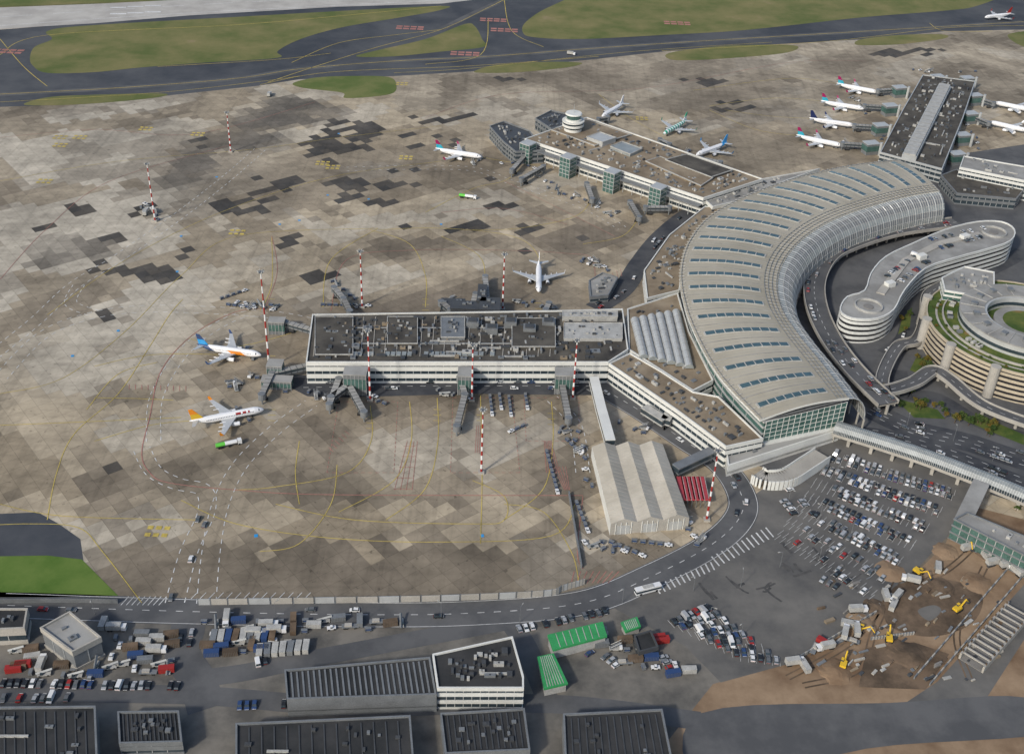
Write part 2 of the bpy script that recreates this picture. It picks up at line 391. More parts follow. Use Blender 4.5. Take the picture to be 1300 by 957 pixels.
ribbon(rd,'asphalt_road',W2([(640,780),(665,815),(680,850),(700,900)]),9,Z3-.014,part='deck')
ribbon(rd,'asphalt_road',W2([(-60,878),(240,882),(450,897),(700,893),(890,915)]),9,Z3-.016,part='deck')
ribbon(rd,'asphalt_dark',W2([(755,392),(790,368),(812,335),(840,300),(880,268),(925,248)]),14,Z3,part='deck')
ribbon(rd,'asphalt_dark',W2([(1070,548),(1130,555),(1200,575),(1290,610),(1400,650)]),12,Z3,part='deck')
ribbon(rd,'asphalt_dark',W2([(1105,520),(1160,545),(1230,562),(1300,585),(1400,610)]),17,Z3+.005,part='deck')
ribbon(rd,'asphalt_dark',W2([(1140,470),(1150,500),(1190,505),(1250,540),(1320,560)]),10,Z3+.01,part='deck')
ribbon(rd,'asphalt_dark',W2([(1125,450),(1150,430),(1160,390),(1180,365),(1250,345),(1300,320)]),12,Z3+.015,part='deck')
rd.single()
b=B('grass_verge')
for px in ([(1135,505),(1190,520),(1200,532),(1160,530)],[(1205,525),(1250,545),(1300,565),(1300,552),(1255,532)],[(1165,450),(1185,470),(1178,480),(1155,470)],[(1145,405),(1158,390),(1155,415),(1140,425)]):
    b.face('m','garden',[(*q,Z4-.005) for q in ccw(W(px))])
b.single()
# ---------------------------------------------------------------- markings
wm=B('white_road_marking'); ym=B('yellow_taxi_marking'); rm=B('red_apron_marking')
def road(pts,w=9,dash=(3,3)):
    p=W(pts)
    for o in (-w/2,w/2): ribbon(wm,'white_paint',p,.4,Z4,dash,o)
road([(262,765),(268,700),(280,640),(305,590),(350,545),(395,512)],8)
road([(222,765),(240,700),(262,650),(258,622),(225,614),(195,598),(180,570)],8)
road([(-20,460),(45,408),(95,362),(150,328),(230,272),(290,225),(330,190)],9)
road([(392,408),(330,398),(200,392),(120,400),(55,425),(0,480)],8)
road([(195,560),(200,500),(240,440),(300,402),(345,398)],7)
road([(100,362),(90,385),(120,398)],7)
road([(440,215),(520,213),(600,215),(650,232),(740,262),(790,290)],7,(2,4))
road([(740,600),(730,540),(700,505)],7)
for pts in ([(755,488),(810,520),(870,560),(915,590),(940,625),(940,655),(905,690),(830,730),(740,765),(600,778),(450,780),(240,776),(0,768)],):
    p=W(pts)
    ribbon(wm,'white_paint',p,.3,Z4,(3,4),0)
    ribbon(wm,'white_paint',p,.25,Z4,None,6.8); ribbon(wm,'white_paint',p,.25,Z4,None,-6.8)
ribbon(wm,'white_paint',W([(385,492),(560,490),(760,490)]),.3,Z4,(3,4))
for pts in ([(1070,548),(1130,555),(1200,575),(1290,610),(1400,650)],[(1105,520),(1160,545),(1230,562),(1300,585),(1400,610)]):
    for o in (-4,0,4): ribbon(wm,'white_paint',W(pts),.3,Z4,(3,5),o)
def hatch(b,mat,quad,n,w=.5,z=Z4):
    a,b1,c,d=[P(*q).to_2d() for q in quad]
    for i in range(n):
        t=(i+.5)/n; ribbon(b,mat,[a.lerp(b1,t),d.lerp(c,t)],w,z,n=1)
hatch(wm,'white_paint',[(835,755),(910,722),(905,712),(828,745)],12,.7)
hatch(wm,'white_paint',[(910,720),(985,680),(975,668),(900,708)],12,.7)
hatch(wm,'white_paint',[(160,757),(215,757),(205,768),(150,768)],8,.35)
hatch(wm,'white_paint',[(245,752),(400,752),(392,760),(237,760)],14,.3)
hatch(rm,'red_paint',[(498,628),(515,560),(528,560),(522,628)],5,.28)
hatch(rm,'red_paint',[(497,622),(527,622),(532,560),(515,560)],4,.25)
hatch(rm,'red_paint',[(690,560),(700,560),(712,600),(692,600)],6,.28)
hatch(rm,'red_paint',[(720,592),(700,592),(716,622),(724,622)],5,.28)
hatch(rm,'red_paint',[(725,725),(790,725),(775,740),(722,740)],8,.35)
hatch(rm,'red_paint',[(160,488),(240,490),(240,497),(160,494)],10,.3)
hatch(rm,'red_paint',[(760,355),(790,340),(792,350),(762,362)],6,.28)
hatch(rm,'red_paint',[(604,540),(614,540),(612,575),(602,575)],4,.25)
hatch(rm,'red_paint',[(415,570),(440,545),(446,550),(421,576)],6,.25)
def yl(pts,w=.36,dash=None,mat='yellow_paint',b=None): ribbon(b or ym,mat,W(pts),w,Z4+.02,dash)
for pts in ([(60,660),(72,600),(95,550),(150,500),(190,440),(215,400),(232,380)],[(120,505),(170,506),(220,508)],[(0,540),(120,535),(230,530)],[(120,465),(200,450),(330,452)],[(330,395),(345,360),(345,300)],
 [(610,502),(612,600),(610,690)],[(470,515),(471,560),(440,600),(350,618),(300,622)],[(350,640),(450,660),(600,665),(640,660),(640,630),(600,610)],[(230,635),(300,665),(420,683),(560,688),(700,680),(730,640)],
 [(640,640),(690,650),(725,700),(735,740)],[(683,370),(683,325),(650,300),(560,290),(480,292)],[(610,395),(612,330),(560,300)],[(180,765),(130,700),(100,670),(40,665),(-40,668)],[(0,640),(80,655),(250,660)],[(380,420),(300,440),(240,430)],[(330,700),(380,690),(420,640),(428,590)],
 [(480,290),(420,330),(410,390)],[(380,640),(375,600),(380,560)],[(520,510),(522,560),(500,610),(430,650)],[(560,190),(640,205),(700,212)],[(840,172),(800,150),(760,120)],[(700,510),(702,560),(690,620),(640,660)],[(555,505),(556,560),(540,620),(490,660)],
 [(540,390),(540,350),(520,310),(470,292)],[(200,460),(150,475),(110,520)],[(245,534),(190,540),(120,560)],[(1018,173),(960,165),(900,140)],[(1047,129),(980,125),(900,135)],[(1067,107),(1000,100),(880,115)],[(1034,151),(980,148),(920,140)],[(660,215),(640,230),(600,240),(540,270)],[(752,252),(730,275),(660,290),(600,292)],[(812,275),(790,300),(740,310)]): yl(pts)
yl([(0,230),(150,205),(320,190),(430,175),(560,160)],.3); yl([(60,400),(160,330),(280,270),(420,225),(560,205)],.3); yl([(0,500),(80,480),(160,420),(230,350),(300,300),(480,290)],.3)
for pts in ([(0,120),(150,112),(300,100),(380,88),(500,78),(620,72),(750,62),(900,52),(1100,40),(1300,28)],[(0,70),(60,45),(300,32),(460,18),(560,8)],[(340,105),(400,85),(480,60),(560,38),(620,10),(640,0)],[(640,0),(650,40),(690,60)],[(560,38),(500,45),(430,55),(370,80)],[(0,50),(30,85),(60,110)],[(620,25),(610,70),(540,82)],[(330,108),(420,92),(600,84),(760,72)],[(1300,33),(1200,36),(1050,53),(840,65)],[(200,85),(350,76),(420,68)],[(1180,30),(1200,40),(1260,40)]): yl(pts,.65)
for pts in ([(0,130),(200,118),(330,104),(380,97)],[(500,93),(600,87),(740,72),(840,63),(980,54)]): yl(pts,.5)
for x,y in [(610,520),(470,530),(555,520),(700,525),(345,380),(683,385),(345,452),(345,520),(610,385),(540,380)]:
    for k in range(3):
        c=P(x,y+k*7).to_2d(); ym.box('m','yellow_paint',c,4,.3,Z4+.03,Z4+.035,0)
for q in [[(430,510),(505,510),(500,600),(415,600)],[(575,505),(650,505),(660,600),(572,600)],[(665,505),(735,505),(735,560),(668,560)]]:
    p=W(q)
    for k in range(4): ribbon(rm,'red_paint',[p[k],p[(k+1)%4]],.25,Z4+.035,(2,1.5),n=1)
ribbon(wm,'white_paint',W([(0,22),(240,7),(430,-3)]),.9,Z4,(30,20)); ribbon(wm,'white_paint',W([(-200,46),(0,33),(240,17),(560,1)]),1,Z4)
for i in range(3):
    for j in (-1,1):
        c=P(150+22*i,14-1.2*i+j*4).to_2d(); wm.box('m','white_paint',c,16,4,Z4,Z4+.01,math.radians(10))
def rl(pts,w=.35,dash=None): ribbon(rm,'red_paint',W(pts),w,Z4+.03,dash)
rl([(345,392),(300,396),(245,425),(205,470),(190,530),(180,575),(190,600),(215,613),(300,622),(420,628),(740,629)],.42)
rl([(420,395),(440,330),(520,318),(640,318),(720,322),(752,330),(755,380)],.32); rl([(335,395),(352,345),(345,300)],.3)
rl([(740,630),(733,700),(740,722)]); rl([(0,355),(60,290),(140,230),(290,185)],.3); rl([(540,150),(640,120),(820,112),(1000,80),(1100,78)],.3)
rl([(560,270),(640,265),(720,285)],.3); rl([(0,175),(120,165),(250,170),(400,130)],.3); rl([(640,230),(700,260),(780,300)],.3)
def blocks(b,mat,lst,w=3,h=2.2,n=3):
    for x,y in lst:
        for i in range(n):
            for j in range(2):
                b.box('m',mat,(P(x,y).x+(i-(n-1)/2)*(w+1.2),P(x,y).y+j*(h+1.4)*1.6),w,h*1.5,Z4+.025,Z4+.03,0)
blocks(ym,'yellow_paint',[(75,176),(75,186),(55,232),(184,165),(198,679),(300,297),(409,209),(422,214),(515,202),(510,108),(815,152),(100,176),(250,172)],2.6,1.6)
blocks(rm,'red_paint',[(520,37),(590,70),(626,27),(8,67),(640,40),(860,31)],6,3,4)
for x,y in [(150,420),(92,452),(230,300),(275,225),(416,248),(430,170),(468,253),(355,285),(380,280),(325,680),(225,345),(560,285),(612,680)]:
    wm.box('m','c_sky',P(x,y).to_2d(),1.6,2.0,Z4,Z4+.01,.2)
wm.single(); ym.single(); rm.single()
# ---------------------------------------------------------------- pier C
def fl(*a): return W(*a)
b=B('terminal_pier')
pc=fl([(397,399),(716,394),(790,392),(797,443),(772,459),(389,459)],14)
b.block(pc,0,14,3,4.0,frac=.55,roof='roof_dark')
b.units(pc,13.2,260,('unit_light','metal_grey','metal_dark','metal_dark','roof_brown','metal_grey'),.9,5.5,2.0)
for x0,y0,x1,y1,z,m in [(400,402,448,450,14.3,'roof_dark'),(492,402,530,436,14.6,'roof_dark'),(714,395,784,402,16.5,'unit_light'),(716,410,790,430,15,'unit_light'),(650,404,705,440,15,'roof_dark'),(560,402,590,428,15.2,'metal_grey')]:
    q=ccw(fl([(x0,y0),(x1,y0),(x1,y1),(x0,y1)],z)); b.hexa('roof_levels',m,[(*k,13.1) for k in q],[(*k,z) for k in q])
    b.ring('roof_level_edges','unit_light',q,.2,-.2,z-.3,z+.3); b.units(q,z,10,('metal_grey','metal_dark','unit_light'),.8,2.5,1.2)
for x in range(402,712,15): b.beam('roof_walkways','concrete',P(x,402,13.4),P(x-4,452,13.4),.4,13.1,13.5)
for y in (416,436): b.beam('roof_walkways','metal_pale',P(400,y,13.4),P(712,y,13.4),.45,13.1,13.55)
for k in range(5):
    q=P(600+k*24,412+8*(k%2),14); b.box('plant_house','metal_grey',q,7,6,13.1,17,0); b.box('plant_house_fans','metal_dark',q,5,4,17,17.6,0)
for k in range(46):
    q=P(600+random.uniform(-4,110),404+random.uniform(0,44),14); b.cyl('vents','unit_light',q,.6,.6,13.1,14.5,8)
for x in range(450,640,7):
    if R()<.75: b.box('rooftop_skylights','glass_pale',P(x,448,14),2.4,3.6,13.1,13.85,0)
b.finish()
def connector(name,px,z,nfl=2,wall='white_wall',roof='roof_brown',nu=12,glass='glass',bay=4,**k):
    b=B(name); poly=fl(px,z); b.block(poly,0,z,nfl,bay,wall,glass,roof,**k)
    if nu: b.units(poly,z-.8,nu,('unit_light','metal_grey','metal_dark'),.9,4.5,1.8)
    b.finish()
connector('connecting_wing',[(774,461),(800,448),(838,470),(880,497),(912,503),(968,556),(922,566),(860,520)],13,3,frac=.5,nu=46)
connector('link_building',[(797,392),(860,372),(874,420),(905,482),(880,495),(838,468),(799,443)],12.5,2,roof='roof_brown',nu=46)
connector('annex_building',[(818,343),(850,298),(895,262),(925,260),(880,300),(866,345),(862,368),(822,378)],9,2,roof='roof_brown',nu=40)
connector('annex_building',[(748,356),(765,346),(784,352),(772,374),(750,376)],5,1,roof='roof_grey',nu=14,wall='metal_grey')
b=B('vaulted_hall')
for i in range(6):
    a0=P(806+i*10.5,404-i*2.0,14); a1=P(818+i*11.5,452+i*2.6,14); n=8
    d=(a1-a0); d.z=0; d.normalize(); s=Vector((d.y,-d.x,0))
    if s.x<0: s=-s
    w=(P(818+(i+1)*11.0,430,14)-P(818+i*11.0,430,14)).length*.5
    f=lambda p,t:(p.x-s.x*w*math.cos(t),p.y-s.y*w*math.cos(t),12.6+2.6*math.sin(t))
    for k in range(n):
        t0=math.pi*k/n; t1=math.pi*(k+1)/n
        b.face('vaults','metal_pale' if k%4 else 'unit_light',[f(a0,t0),f(a0,t1),f(a1,t1),f(a1,t0)])
    for q in range(1,8):
        pm=a0.lerp(a1,q/8)
        for k in range(n): b.strut('vault_seams','metal_grey',f(pm,math.pi*k/n),f(pm,math.pi*(k+1)/n),.18)
    for p in (a0,a1): b.face('gables','glass_pale',[f(p,math.pi*k/n) for k in range(n+1)])
b.finish()
# ---------------------------------------------------------------- main terminal
b=B('terminal_building')
OU=[(965,533),(915,480),(885,430),(868,385),(863,345),(873,308),(900,275),(948,248),(1010,226),(1075,211),(1140,203)]
IN=[(1078,505),(1046,463),(1015,425),(993,390),(988,355),(1000,325),(1027,298),(1064,277),(1110,261),(1152,250),(1193,243)]
NS=10
O=cat(W(OU,21),NS); I=cat(W(IN,24),NS); N=len(O)
def rp(i,u,dz=0):
    i0=int(min(N-2,max(0,math.floor(i)))); t=i-i0
    o=O[i0].lerp(O[i0+1],t); n=I[i0].lerp(I[i0+1],t); p=o.lerp(n,u)
    return Vector((p.x,p.y,21+3*u+2.6*math.sin(math.pi*u)+dz))
U=10
for i in range(N-1):
    for k in range(U):
        b.face('roof','roof_tan',[rp(i,k/U),rp(i+1,k/U),rp(i+1,(k+1)/U),rp(i,(k+1)/U)][::-1])
    for u,s in ((0,1),(1,1)):
        b.face('fascia','white_wall',[rp(i,u),rp(i+1,u),rp(i+1,u,-1.3),rp(i,u,-1.3)])
    b.face('soffit','metal_grey',[rp(i,0,-1.3),rp(i+1,0,-1.3),rp(i+1,1,-1.3),rp(i,1,-1.3)])
for i in (0,N-1):
    b.face('fascia','white_wall',[rp(i,k/U) for k in range(U+1)]+[rp(i,k/U,-1.3) for k in range(U,-1,-1)])
Lc=[0]
for i in range(N-1): Lc.append(Lc[-1]+(rp(i+1,.45)-rp(i,.45)).length)
def st(s):
    for i in range(N-1):
        if Lc[i+1]>=s: return i+(s-Lc[i])/(Lc[i+1]-Lc[i])
    return N-1
NK=24
def strip(part,mat,s,u0,u1,w,z0,z1,n=6,frame=None):
    ic=st(s); T=(rp(min(N-1,ic+.5),.5)-rp(max(0,ic-.5),.5)).normalized()*w/2
    for k in range(n):
        a=rp(ic,u0+(u1-u0)*k/n); c=rp(ic,u0+(u1-u0)*(k+1)/n)
        A=[a-T+Vector((0,0,z0)),c-T+Vector((0,0,z0)),c+T+Vector((0,0,z0)),a+T+Vector((0,0,z0))]
        b.hexa(part,mat,A,[q+Vector((0,0,z1-z0)) for q in A])
for k in range(NK):
    s=Lc[-1]*(k+.55)/NK
    strip('skylight_frames','unit_light',s,.08,.81,4.0,-.3,.55)
    strip('skylights','glass_sky',s,.095,.795,3.2,.1,.75)
    for j in range(1,8):
        u=.095+.70*j/8; strip('skylight_bars','unit_light',s,u,u+.008,3.4,.1,.85,1)
    strip('roof_seams','roof_grey',s+Lc[-1]/NK*.5,0,1,.5,-.1,.18)
    for e in (.17,.33,-.17,-.33): strip('roof_seams','roof_grey',s+Lc[-1]/NK*e,0,1,.14,-.1,.08)
for i in range(N-1):
    for u in (.02,.86,.90,.94,.985): b.strut('edge_rails','metal_grey',rp(i,u,.5),rp(i+1,u,.5),.3)
for s in range(0,int(Lc[-1]),4):
    ic=st(s); b.strut('roof_truss','unit_light',rp(ic,.86,.4),rp(ic,1.0,.4),.28); b.strut('roof_truss','unit_light',rp(ic,-.01,.3),rp(ic,.05,.5),.3)
AR=6
def sp(i,a):
    i0=int(min(N-2,max(0,math.floor(i)))); t=i-i0
    o=O[i0].lerp(O[i0+1],t); n=I[i0].lerp(I[i0+1],t); d=(n-o).normalized(); al=a*math.pi/2
    q=n+d*(13*math.sin(al)); return Vector((q.x,q.y,23.6-16.5*(1-math.cos(al))))
for i in range(N-1):
    for k in range(AR): b.face('inner_glazing','glass_pale' if k in (0,3,5) else 'metal_grey',[sp(i,k/AR),sp(i,(k+1)/AR),sp(i+1,(k+1)/AR),sp(i+1,k/AR)])
    for k in range(1,AR+1): b.strut('inner_rails','unit_light',sp(i,k/AR),sp(i+1,k/AR),.28)
for s in range(0,int(Lc[-1]),3):
    ic=st(s)
    for k in range(AR): b.strut('inner_ribs','unit_light' if s%9 else 'metal_pale',sp(ic,k/AR),sp(ic,(k+1)/AR),.28 if s%9 else .55)
for i in range(0,N-1,3):
    p=sp(i,.98); b.cyl('columns','concrete',p,.6,.6,0,p.z,10)
body=[rp(i,.05).to_2d() for i in range(0,N,3)]; body2=[rp(i,.96).to_2d() for i in range(0,N,3)]
b.block(body+body2[::-1],0,19.6,5,5,wall='metal_pale',glass='glass_green',roof='metal_grey',frac=.3)
e0=rp(0,.06).to_2d(); e1=rp(0,.97).to_2d(); dn=(O[0]-O[3]).normalized()*1.2
a=e0+dn; c=e1+dn
b.face('end_glazing','glass_green',[(*a,7),(*c,7),(*c,22.5),(*a,20)])
for k in range(15):
    q=a.lerp(c,k/14); b.strut('end_mullions','white_wall',(*q,6),(*q,20.2+2.4*k/14),.25)
for k in range(6): b.strut('end_mullions','white_wall',(*a,7.5+2.5*k),(*c,7.5+3*k),.2)
b.beam('end_base','white_wall',a,c,3,0,7.2)
b.finish()
b=B('entrance_ramp')
rp_=cat(W([(962,596),(975,602),(1000,600),(1025,585),(1045,572)],6),6)
for i in range(len(rp_)-1):
    b.beam('deck','concrete',rp_[i],rp_[i+1],9,2.5,4); 
    for sgn in (-1,1):
        d=(rp_[i+1]-rp_[i]).normalized(); nn=Vector((-d.y,d.x))*4.6*sgn; b.beam('parapet','white_wall',rp_[i]+nn,rp_[i+1]+nn,.5,0 if sgn<0 else 2.4,5.4)
b.finish()
connector('terminal_podium',[(922,567),(968,557),(1062,530),(1066,545),(1000,566),(925,590)],7,1,frac=.8,nu=8,roof='roof_grey')
# ---------------------------------------------------------------- pier B with control tower
b=B('terminal_pier')
pb=fl([(667,176),(745,149),(968,227),(893,251)],14)
b.block(pb,0,14,3,4,frac=.5,roof='roof_brown'); b.units(pb,13.2,190,('unit_light','metal_grey','metal_dark'),.9,4.5,1.8)
for q,z,m in [([(700,165),(745,152),(800,171),(755,185)],14.6,'roof_brown'),([(845,203),(872,196),(930,216),(903,225)],15,'roof_dark'),([(745,174),(762,168),(782,175),(765,181)],17,'metal_pale'),([(775,186),(790,180),(815,189),(800,196)],15.5,'glass_pale'),([(820,205),(838,199),(905,226),(890,236)],14.6,'roof_brown')]:
    w_=ccw(fl(q,z)); b.hexa('roof_levels',m,[(*k,13.1) for k in w_],[(*k,z) for k in w_]); b.ring('roof_parapets','unit_light',w_,.3,-.3,z-.3,z+.4)
f0,f1=P(667,176,14).to_2d(),P(893,251,14).to_2d(); d=(f1-f0).normalized(); nn=Vector((d.y,-d.x)); nn=nn if nn.y<0 else -nn; ang=math.atan2(d.y,d.x)
for t in (.06,.30,.55,.80):
    q=f0.lerp(f1,t)+nn*9
    b.box('stair_towers','glass_green',q,9,9,0,15.5,ang); b.box('stair_tower_roofs','metal_pale',q,9.6,9.6,15.5,16.2,ang)
    for z in (3,6,9,12): b.box('stair_tower_bands','metal_pale',q,9.3,9.3,z,z+.4,ang)
    for sx in (-4.6,-1.5,1.5,4.6):
        for sy in (-4.6,4.6): b.box('stair_tower_posts','metal_pale',q+d*sx+nn*sy,.3,.3,0,15.5,ang)
    b.beam('links','metal_grey',q,q-nn*9,4,5,8.5)
for t in range(1,20):
    q=f0.lerp(f1,t/20)+nn*5; b.box('canopy_posts','metal_pale',q,.4,.4,0,9,ang)
b.beam('canopy','metal_grey',f0+nn*3.2,f1+nn*3.2,5.6,8.7,9.2)
b.finish()
connector('pier_head',[(622,160),(640,154),(672,166),(690,190),(655,192),(640,180)],11,3,roof='metal_dark',nu=30,wall='metal_grey')
connector('pier_head',[(680,150),(700,140),(745,150),(700,163)],10,2,roof='metal_dark',nu=18,wall='metal_grey')
connector('pier_link',[(893,251),(968,227),(1040,214),(1000,228),(935,255),(905,262)],11,2,roof='roof_grey',nu=24,glass='glass_green')
b=B('control_tower'); c=P(727,166,14)
b.cyl('shaft','white_wall',c,7,7,0,17,28); b.cyl('shaft_windows','glass',c,7.3,7.3,17,18.6,28); b.cyl('upper_drum','white_wall',c,8.6,8.6,18.6,20.4,28); b.cyl('drum_windows','glass',c,8.2,8.2,20.4,22,28); b.cyl('upper_deck','white_wall',c,8.8,8.8,22,23,28)
b.cyl('gallery','white_wall',c,6.6,6.6,23,24.5,24); b.cyl('cab_glass','glass_green',c,5.4,6.3,24.5,28,16); b.cyl('cab_roof','white_wall',c,6.8,6.2,28,29,24); b.cyl('antenna_mast','metal_pale',c,.25,.1,29,36,8)
b.finish()
# ---------------------------------------------------------------- pier A
b=B('terminal_pier')
pa=fl([(1172,95),(1238,103),(1222,150),(1196,214),(1118,193),(1146,140)],12)
b.block(pa,0,12,3,4,frac=.4,roof='roof_dark',wall='metal_pale'); b.units(pa,11.2,150,('unit_light','metal_grey','metal_dark'),1,5,2)
r0,r1=P(1200,107,16).to_2d(),P(1155,196,16).to_2d(); b.beam('ridge_hall','metal_pale',r0,r1,11,11.1,15); b.beam('ridge_roof','unit_light',r0,r1,9,15,16.4)
for k in range(1,20):
    q=r0.lerp(r1,k/20); dd=(r1-r0).normalized(); b.beam('ridge_ribs','roof_grey',q,q+dd*.5,9.3,15,16.55)
b.finish()
b=B('gate_houses')
for (x,y) in [(1142,112),(1130,135),(1118,160),(1106,183),(1238,122),(1232,145),(1222,172),(1215,196),(1190,98),(1228,100)]:
    q=P(x,y,8); b.box('house','metal_grey',q,11,8,0,9,.3); b.box('house_glass','glass_green',q,11.3,8.3,3,7.4,.3); b.box('house_roof','metal_pale',q,11.8,8.8,9,9.5,.3)
    b.cyl('stair','metal_pale',(q.x+7,q.y-4),1.2,1.2,0,11,8)
b.finish()
# ---------------------------------------------------------------- landside
b=B('office_building')
w_=fl([(1224,198),(1330,216),(1326,234),(1219,212)],16); b.block(w_,0,16,4,3,frac=.5,roof='roof_grey'); b.units(w_,15.2,12); b.finish()
connector('office_building',[(1195,222),(1215,215),(1300,240),(1290,252),(1215,245)],9,2,roof='roof_dark',wall='metal_grey',nu=14)
b=B('parking_garage')
gp=cat(fl([(1067,390),(1076,376),(1098,368),(1106,346),(1125,325),(1160,308),(1200,291),(1240,281),(1272,281),(1288,291),(1283,305),(1255,315),(1215,326),(1175,340),(1148,368),(1135,392),(1115,403),(1088,404),(1072,399)],17),3,True)
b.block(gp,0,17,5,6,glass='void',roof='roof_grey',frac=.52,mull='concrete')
for x,y in ((1103,388),(1262,294)):
    q=P(x,y,17); b.ring('ramp_wall','unit_light',ccw([(q.x+8*math.cos(k*math.pi/12),q.y+8*math.sin(k*math.pi/12)) for k in range(24)]),.3,-.3,16,17.6)
    b.cyl('ramp_well','concrete_dark',q,3.0,3.0,16,16.6,20)
q1=[P(x,y,17) for x,y in ((1118,372),(1150,330),(1195,308),(1245,296))]
for i in range(3): b.beam('roof_ramp','concrete',q1[i],q1[i+1],5,16.2,17.0)
for x,y in ((1130,360),(1170,325),(1225,300)): b.box('stair_house','white_wall',P(x,y,18),6,4,16.1,19.2,.5)
b.finish()
b=B('round_hotel'); c=P(1302,412,20).to_2d()
def circ(r,n=56,a0=0,a1=2*math.pi): return [(c.x+r*math.cos(a0+(a1-a0)*i/n),c.y+r*math.sin(a0+(a1-a0)*i/n)) for i in range(n)]
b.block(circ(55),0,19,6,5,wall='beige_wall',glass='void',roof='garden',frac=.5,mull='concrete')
b.ring('terrace_wall','concrete',circ(46),.4,-.4,18.2,19.4); b.ring('garden_path','concrete',circ(49.5),.6,-.6,18.2,18.35)
b.ring('ring_building','metal_pale',circ(30),7.5,-7.5,18.2,25); b.ring('ring_windows','glass',circ(30),7.7,-7.7,20,22)
b.ring('ring_roof','roof_grey',circ(30),8.0,-6,25,25.6)
for k in range(16):
    a=2*math.pi*k/16; q=(c.x+30*math.cos(a),c.y+30*math.sin(a)); b.box('roof_boxes','metal_grey',q,3.5,3,25.6,27.2,a)
for k in range(20):
    a=2*math.pi*k/20; b.strut('roof_ribs','unit_light',(c.x+24*math.cos(a),c.y+24*math.sin(a),25.9),(c.x+37.5*math.cos(a),c.y+37.5*math.sin(a),25.9),.35)
b.cyl('drum','roof_grey',c,18,18,18,21.5,36); b.cyl('court_garden','garden',c,13,13,21.5,21.7,30)
for k in range(18):
    a=math.pi*(.55+1.2*R()); q=(c.x+42*math.cos(a),c.y+42*math.sin(a)); b.box('terrace_houses','unit_light' if k%2 else 'metal_grey',q,3,2,18.2,19.8,a)
for a in (2.6,3.1,3.6,4.1,4.6,5.1):
    b.cyl('stair_drums','concrete',(c.x+56.5*math.cos(a),c.y+56.5*math.sin(a)),2.8,2.8,0,20,16)
b.finish()
b=B('hotel_annex'); w_=fl([(1196,352),(1225,338),(1262,345),(1262,362),(1225,372),(1200,368)],25); b.block(w_,0,25,7,4,roof='roof_grey',glass='glass_green',frac=.35); b.units(w_,24.2,14); b.finish()
def eroad(name,px,z,w,wall='concrete',surf='asphalt_road',cols=True,ends=None):
    b=B(name); pts=cat(W(px,z),8)
    Lf=[];Rt=[]
    for i,p in enumerate(pts):
        d=(pts[min(i+1,len(pts)-1)]-pts[max(i-1,0)]).normalized(); n=Vector((-d.y,d.x)); Lf.append(p+n*w/2); Rt.append(p-n*w/2)
    for i in range(len(pts)-1):
        b.face('deck',surf,[(*Rt[i],z),(*Rt[i+1],z),(*Lf[i+1],z),(*Lf[i],z)])
        b.face('soffit',wall,[(*Rt[i],z-1.2),(*Lf[i],z-1.2),(*Lf[i+1],z-1.2),(*Rt[i+1],z-1.2)])
        for S in (Lf,Rt):
            b.beam('parapet',wall,S[i],S[i+1],.5,z-1.3,z+1)
    if cols:
        for i in range(0,len(pts),4): b.cyl('piers',wall,pts[i],.9,.9,0,z-1.15,10)
    ribbon(b,'white_paint',pts,.25,z+.03,(3,4),0,1,'lane_lines')
    b.finish(); return pts
eroad('elevated_road',[(1128,512),(1085,470),(1055,430),(1037,390),(1035,355),(1052,325),(1085,308),(1140,292),(1215,282)],7,13)
eroad('elevated_road',[(1128,512),(1120,480),(1140,440),(1165,430),(1175,400),(1178,375),(1200,360)],5,7)
eroad('elevated_road',[(1100,490),(1125,495),(1160,485),(1185,470),(1205,480),(1250,515),(1330,545)],6,8)
# ---------------------------------------------------------------- covered viaduct and station
b=B('railway_viaduct'); vp=cat(W([(1062,537),(1130,558),(1200,582),(1300,622),(1400,668)],11),8)
for i in range(len(vp)-1):
    b.beam('deck','concrete',vp[i],vp[i+1],9,5.5,7); d=(vp[i+1]-vp[i]).normalized(); n=Vector((-d.y,d.x)); w=4.2
    pr=[(-w,7),(-w,9),(-w*.6,10.8),(0,11.4),(w*.6,10.8),(w,9),(w,7)]
    for k in range(6):
        A=lambda p,t:(p.x+n.x*t[0],p.y+n.y*t[0],t[1])
        b.face('canopy','glass_pale' if k not in(0,5) else 'glass',[A(vp[i],pr[k]),A(vp[i+1],pr[k]),A(vp[i+1],pr[k+1]),A(vp[i],pr[k+1])])
        for q in (0,.25,.5,.75):
            m_=vp[i].lerp(vp[i+1],q); b.strut('canopy_ribs','metal_pale',A(m_,pr[k]),A(m_,pr[k+1]),.24)
    if i%3==0: b.box('piers','concrete',vp[i],1.6,4,0,5.5,math.atan2(d.y,d.x))
b.finish()
connector('station_building',[(1212,658),(1228,650),(1325,690),(1310,708)],12,3,wall='metal_grey',glass='glass_green',roof='roof_grey',frac=.2,nu=6)
b=B('footbridge'); b.beam('deck','metal_grey',P(1246,612,10),P(1222,662,10),7,6,10); b.beam('roof','roof_grey',P(1246,612,10),P(1222,662,10),7.6,10,10.6)
for t in (0.05,.5,.95): b.box('pier','concrete',P(1246,612,10).lerp(P(1222,662,10),t),1.5,3,0,6,0)
b.finish()
